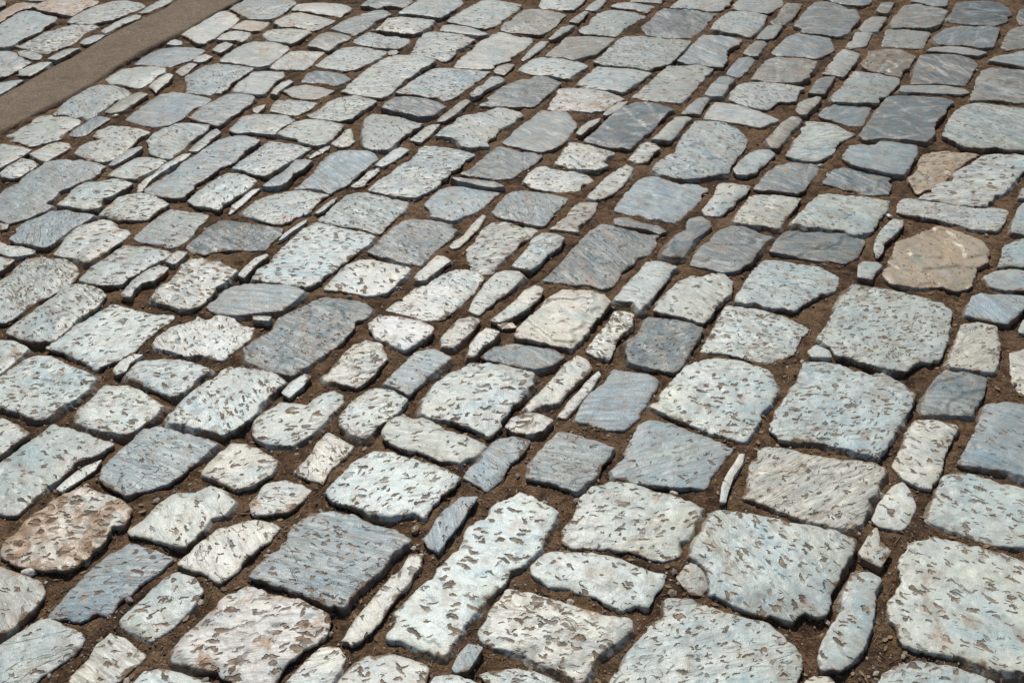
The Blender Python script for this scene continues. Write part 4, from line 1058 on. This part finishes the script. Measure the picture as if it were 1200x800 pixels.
# ------------------------------------------------------------------ loose pebbles big enough to count
import bmesh
PEB = [((35, 671), 0.0150, (0.56, 0.56, 0.50), 'white pebble lying just below the rusty brown pitted stone'),
       ((487, 624), 0.0115, (0.22, 0.165, 0.12), 'brown pebble in the joint above the tip of the longest pale slab'),
       ((790, 578), 0.0095, (0.42, 0.36, 0.28), 'flat beige pebble above a big pitted pale stone, near the upright white splinter'),
       ((136, 137.5), 0.0135, (0.46, 0.36, 0.22), 'small tan pebble among pale stones near the concrete strip'),
       ((1042, 254), 0.0120, (0.50, 0.49, 0.44), 'round pale pebble at the left end of the long white bar'),
       ((961, 197), 0.0120, (0.42, 0.40, 0.34), 'round grey pebble beside the slate with yellow corner')]
for q, (pp, r, c_, lab) in enumerate(PEB):
    g = ground([pp], 0.012)[0]
    bm = bmesh.new()
    bmesh.ops.create_icosphere(bm, subdivisions=3, radius=1.0)
    co = np.array([v.co[:] for v in bm.verts])
    k_ = 1 + 0.28 * fbm(co[:, 0] * 1.4 + q * 5, co[:, 1] * 1.4 + co[:, 2] * 1.9, 3, 7)
    co = co * k_[:, None] * [r, r * 0.66, r * 0.52]
    for v, c3 in zip(bm.verts, co):
        v.co = c3
    me = bpy.data.meshes.new('pebble')
    bm.to_mesh(me); bm.free()
    me.polygons.foreach_set('use_smooth', [True] * len(me.polygons))
    me.materials.append(M_STONE)
    me.attributes.new('edge', 'FLOAT', 'POINT').data.foreach_set('value', (co[:, 2] + 0.02).astype(np.float32))
    o = bpy.data.objects.new('pebble', me)
    o.location = (g[0], g[1], float(soil_h(np.array([g[0]]), np.array([g[1]]))[0]) + r * 0.28)
    o.rotation_euler = (0, 0, q * 1.3)
    o.color = c_ + (1,)
    o['pit'] = 0.0; o['rust'] = 0.1; o['streak'] = 0.2; o['mixed'] = 0.2
    o['label'] = lab; o['category'] = 'pebble'; o['group'] = 'loose pebbles between the stones'
    col.objects.link(o)

rs = np.random.RandomState(11)
pts = free_points(42000, 21)
gz = soil_z(pts)
gv, gf, gt = [], [], []
for i, p in enumerate(pts):
    r = 0.0011 + 0.0026 * rs.rand() ** 3
    chip_ = rs.rand() < 0.018
    if chip_:
        r = 0.0035 + 0.0075 * rs.rand() ** 2
    v = lump(rs) * r + [p[0], p[1], gz[i] + r * 0.15]
    gf += [[q + 14 * i for q in t] for t in LF]
    gv.append(v)
    gt.append(np.full(14, 0.25 + 0.75 * rs.rand() if chip_ else rs.rand() ** 2.6))
me = make_mesh('grit', np.vstack(gv), gf, [M_GRIT], smooth=False)
me.attributes.new('tint', 'FLOAT', 'POINT').data.foreach_set('value', np.concatenate(gt).astype(np.float32))
o = bpy.data.objects.new('grit', me)
col.objects.link(o)
o['kind'] = 'stuff'
o['label'] = 'small brown and pale grit lying in the soil joints between the stones'
o['category'] = 'grit'

pts = free_points(9000, 33)
gz = soil_z(pts)
gv, gf, gt = [], [], []
nb = 0
for i, p in enumerate(pts):
    a = rs.rand() * 6.283
    if rs.rand() < 0.6:      # a straw: bent three-sided tube
        L = 0.008 + 0.026 * rs.rand() ** 2; r = 0.0004 + 0.0004 * rs.rand()
        bend = (rs.rand() - 0.5) * 0.7
        ring = []
        for k_ in range(4):
            t = k_ / 3 - 0.5
            cx = p[0] + math.cos(a + bend * t) * L * t
            cy = p[1] + math.sin(a + bend * t) * L * t
            cz = gz[i] + 0.0016 + 0.003 * t * (rs.rand() - 0.3)
            for q in range(3):
                g = q * 2.094
                ring.append([cx - math.sin(a) * r * math.cos(g), cy + math.cos(a) * r * math.cos(g), cz + r * math.sin(g)])
        gv.append(np.array(ring))
        for k_ in range(3):
            for q in range(3):
                q2 = (q + 1) % 3
                gf.append([nb + k_ * 3 + q, nb + k_ * 3 + q2, nb + k_ * 3 + 3 + q2, nb + k_ * 3 + 3 + q])
        gf.append([nb + 2, nb + 1, nb]); gf.append([nb + 9, nb + 10, nb + 11])
        m = 12
    else:                    # a curled leaf scrap with thickness
        L = 0.003 + 0.006 * rs.rand(); wd = L * (0.3 + 0.3 * rs.rand()); th = 0.0004
        cu = 0.0012 * rs.rand()
        base = np.array([[-L, 0, cu], [-L * 0.3, -wd, 0], [L * 0.4, -wd * 0.8, 0.0005], [L, 0, cu * 1.4], [L * 0.3, wd, 0], [-L * 0.4, wd * 0.8, 0.0004]])
        c, s = math.cos(a), math.sin(a)
        base = base @ np.array([[c, s, 0], [-s, c, 0], [0, 0, 1]]) + [p[0], p[1], gz[i] + 0.0018]
        gv.append(np.vstack([base, base - [0, 0, th]]))
        gf.append([nb + q for q in range(6)]); gf.append([nb + 6 + q for q in range(5, -1, -1)])
        for q in range(6):
            q2 = (q + 1) % 6
            gf.append([nb + q, nb + 6 + q, nb + 6 + q2, nb + q2])
        m = 12
    nb += m
    gt.append(np.full(m, rs.rand()))
me = make_mesh('dry_litter', np.vstack(gv), gf, [M_DRY], smooth=False)
me.attributes.new('tint', 'FLOAT', 'POINT').data.foreach_set('value', np.concatenate(gt).astype(np.float32))
o = bpy.data.objects.new('dry_litter', me)
col.objects.link(o)
o['kind'] = 'stuff'
o['label'] = 'dry straws and leaf scraps strewn over the soil joints'
o['category'] = 'plant litter'

# ------------------------------------------------------------------ what each stone looks like and where it lies
MARK = {
    0: ('rusty brown pitted stone', 'large rusty brown stone, deeply pitted, its front edge crumbling'),
    9: ('black-pitted rusty white stone', 'large white stone full of black pits with a rusty far edge'),
    14: ('longest pale slab', 'longest pale slab, spotted with small brown chisel marks'),
    15: ('roughly hacked white stone', 'roughly hacked white stone beside the near end of the longest pale slab'),
    24: ('small round grey stone', 'small round grey stone wedged against the corner of a big pale stone'),
    32: ('upright white splinter', 'thin upright white splinter in a wide soil joint, beside the layered cream stone'),
    35: ('smooth blue oval stone', 'smooth blue-grey oval stone without chisel marks, beside the largest dark slate stone'),
    48: ('largest dark slate stone', 'largest dark slate stone, pointed at both ends, dusted with brown'),
    50: ('rust-edged triangular stone', 'small triangular white stone with rust-coloured edges'),
    64: ('smooth dark lens-shaped stone', 'smooth dark lens-shaped stone just below the tan stone with ridges'),
    67: ('tan stone with ridges', 'tan stone with curved ridges running across its bare face'),
    73: ('smooth striped blue stone', 'smooth striped blue stone with one short brown crack'),
    77: ('layered cream stone', 'large layered cream stone with a flaking front edge'),
    81: ('slate with brown ledges', 'slate-blue stone with brown ledges across its top'),
    93: ('broad blue slab', 'broad blue slab cut by the left edge, streaked with pale bands'),
    99: ('long blue-grey slab', 'long blue-grey slab running away from the viewer, beside a white sliver'),
    102: ('banded slate-blue stone', 'banded slate-blue stone with a straight dark near edge'),
    112: ('blue stone with yellowish patch', 'blue streaked fan-shaped stone with a faint yellowish patch'),
    125: ('layered slate with brown patch', 'layered slate stone with a brown patch and a flat sliver before it'),
    133: ('rust-patched slate slab', 'big dark slate slab patched with rust near its middle'),
    147: ('slate with yellow corner', 'dark slate stone with a yellow-stained far corner'),
    149: ('broken-fronted slate', 'dark slate stone with a broken, layered front'),
    158: ('muddy brown stone', 'muddy brown and cream stone with a dark hollow in it'),
    159: ('crumbling layered stone', 'large pale crumbling stone split into layers along its near side'),
    160: ('long white bar', 'long white bar-shaped stone lying crosswise above the big round tan stone'),
    162: ('big round tan stone', 'big round tan stone, the only rounded tan one'),
    197: ('dark banded slate wedge', 'dark banded slate wedge lying crosswise with a pointed left end'),
    206: ('rust-red stained pale stone', 'pale stone stained rust red along its left side'),
    207: ('slate with a rust spot', 'rounded slate-blue stone with one small rust spot'),
    222: ('purple-brown striped stone', 'narrow purple-brown stone striped lengthwise'),
    225: ('big smooth slate slab', 'big smooth slate slab with a ragged right side'),
    227: ('slate streaked with rust', 'slate stone streaked with fine upright rust lines'),
    232: ('orange-brown stone', 'orange-brown stone at the top beyond the concrete strip'),
    234: ('pitted white stone past the strip', 'pitted white stone beyond the concrete strip, next to small pale chips'),
    245: ('small reddish stone', 'small reddish stone near the concrete strip, its right end bluish'),
    256: ('half-white half-blue stone', 'stone half white and half blue with a slanting join'),
    277: ('slate with a tan spot', 'dark slate stone with one tan spot on its far side'),
    299: ('sandy pitted stone', 'sandy brown pitted stone with a soil-covered left corner'),
}
COLOUR = {'P': 'pale grey', 'W': 'white', 'B': 'blue-grey', 'S': 'dark slate', 'G': 'grey', 'T': 'tan', 'R': 'rusty'}
SECT = ['right of', 'below right of', 'below', 'below left of', 'left of', 'above left of', 'above', 'above right of']
CP = np.array([s['cp'] for s in stones])
rank = {}
for m in MARK:
    d = (CP - CP[m]) * [1.0, 1.25]
    dist = np.hypot(d[:, 0], d[:, 1])
    sec = np.round(np.arctan2(d[:, 1], d[:, 0]) / (math.pi / 4)).astype(int) % 8
    for q in range(8):
        ids = [i for i in np.argsort(dist) if i != m and sec[i] == q]
        for r_, i in enumerate(ids[:6]):
            rank.setdefault(i, []).append((r_ + 0.006 * dist[i], r_, m, q))
ORD = ['', 'second one ', 'third one ', 'fourth one ', 'fifth one ', 'sixth one ']
for i, s in enumerate(stones):
    o = s['obj']
    o['category'] = 'paving stone'
    o['group'] = 'paving stones of the old road'
    if i in MARK:
        o['label'] = MARK[i][1]
        continue
    sc, r_, m, q = min(rank[i])
    w = s['w'] - s['c']
    ev = np.linalg.eigvalsh(w.T @ w / len(w))
    asp = math.sqrt(ev[1] / max(ev[0], 1e-9))
    words = []
    if s['area'] > 0.042:
        words.append('large')
    elif s['area'] < 0.0085:
        words.append('small')
    if asp > 2.6:
        words.append('narrow')
    words.append(COLOUR[s['cls']])
    if s['pit'] == 3:
        words.append('rough')
    elif s['pit'] == 2:
        words.append('pitted')
    if 's' in s['flags']:
        words.append('streaked')
    elif 'r' in s['flags'] and s['cls'] != 'R':
        words.append('brown-stained')
    lead = ORD[r_] if r_ else 'nearest '
    o['label'] = ' '.join(words) + ' stone, ' + lead + SECT[q] + ' the ' + MARK[m][0]

# ------------------------------------------------------------------ light
world = bpy.data.worlds.new('World')
scene.world = world
world.use_nodes = True
nt = world.node_tree
nt.nodes.clear()
SUN_EL, SUN_AZ = 52.0, -12.0      # degrees; azimuth from +y (away from the camera) towards +x
sky = nt.nodes.new('ShaderNodeTexSky')
sky.sky_type = 'NISHITA'
sky.sun_disc = False
sky.sun_elevation = R(SUN_EL)
sky.sun_rotation = R(SUN_AZ)
bg = nt.nodes.new('ShaderNodeBackground')
bg.inputs[1].default_value = 0.07
ow = nt.nodes.new('ShaderNodeOutputWorld')
nt.links.new(sky.outputs[0], bg.inputs[0])
nt.links.new(bg.outputs[0], ow.inputs[0])
sd = bpy.data.lights.new('sun', 'SUN')
sd.energy = 3.8
sd.angle = R(1.2)
sd.color = (1.0, 0.95, 0.88)
so = bpy.data.objects.new('sun', sd)
col.objects.link(so)
el, az = R(SUN_EL), R(SUN_AZ)
to_sun = Vector((math.sin(az) * math.cos(el), math.cos(az) * math.cos(el), math.sin(el)))
so.rotation_euler = (-to_sun).to_track_quat('-Z', 'Y').to_euler()
so.location = to_sun * 20
scene.view_settings.view_transform = 'Standard'
scene.view_settings.look = 'None'
scene.view_settings.exposure = 0.0
scene.view_settings.gamma = 1.0
scene.view_settings.use_curve_mapping = False
scene.render.engine = 'CYCLES'
scene.render.resolution_x = 1024
scene.render.resolution_y = 682
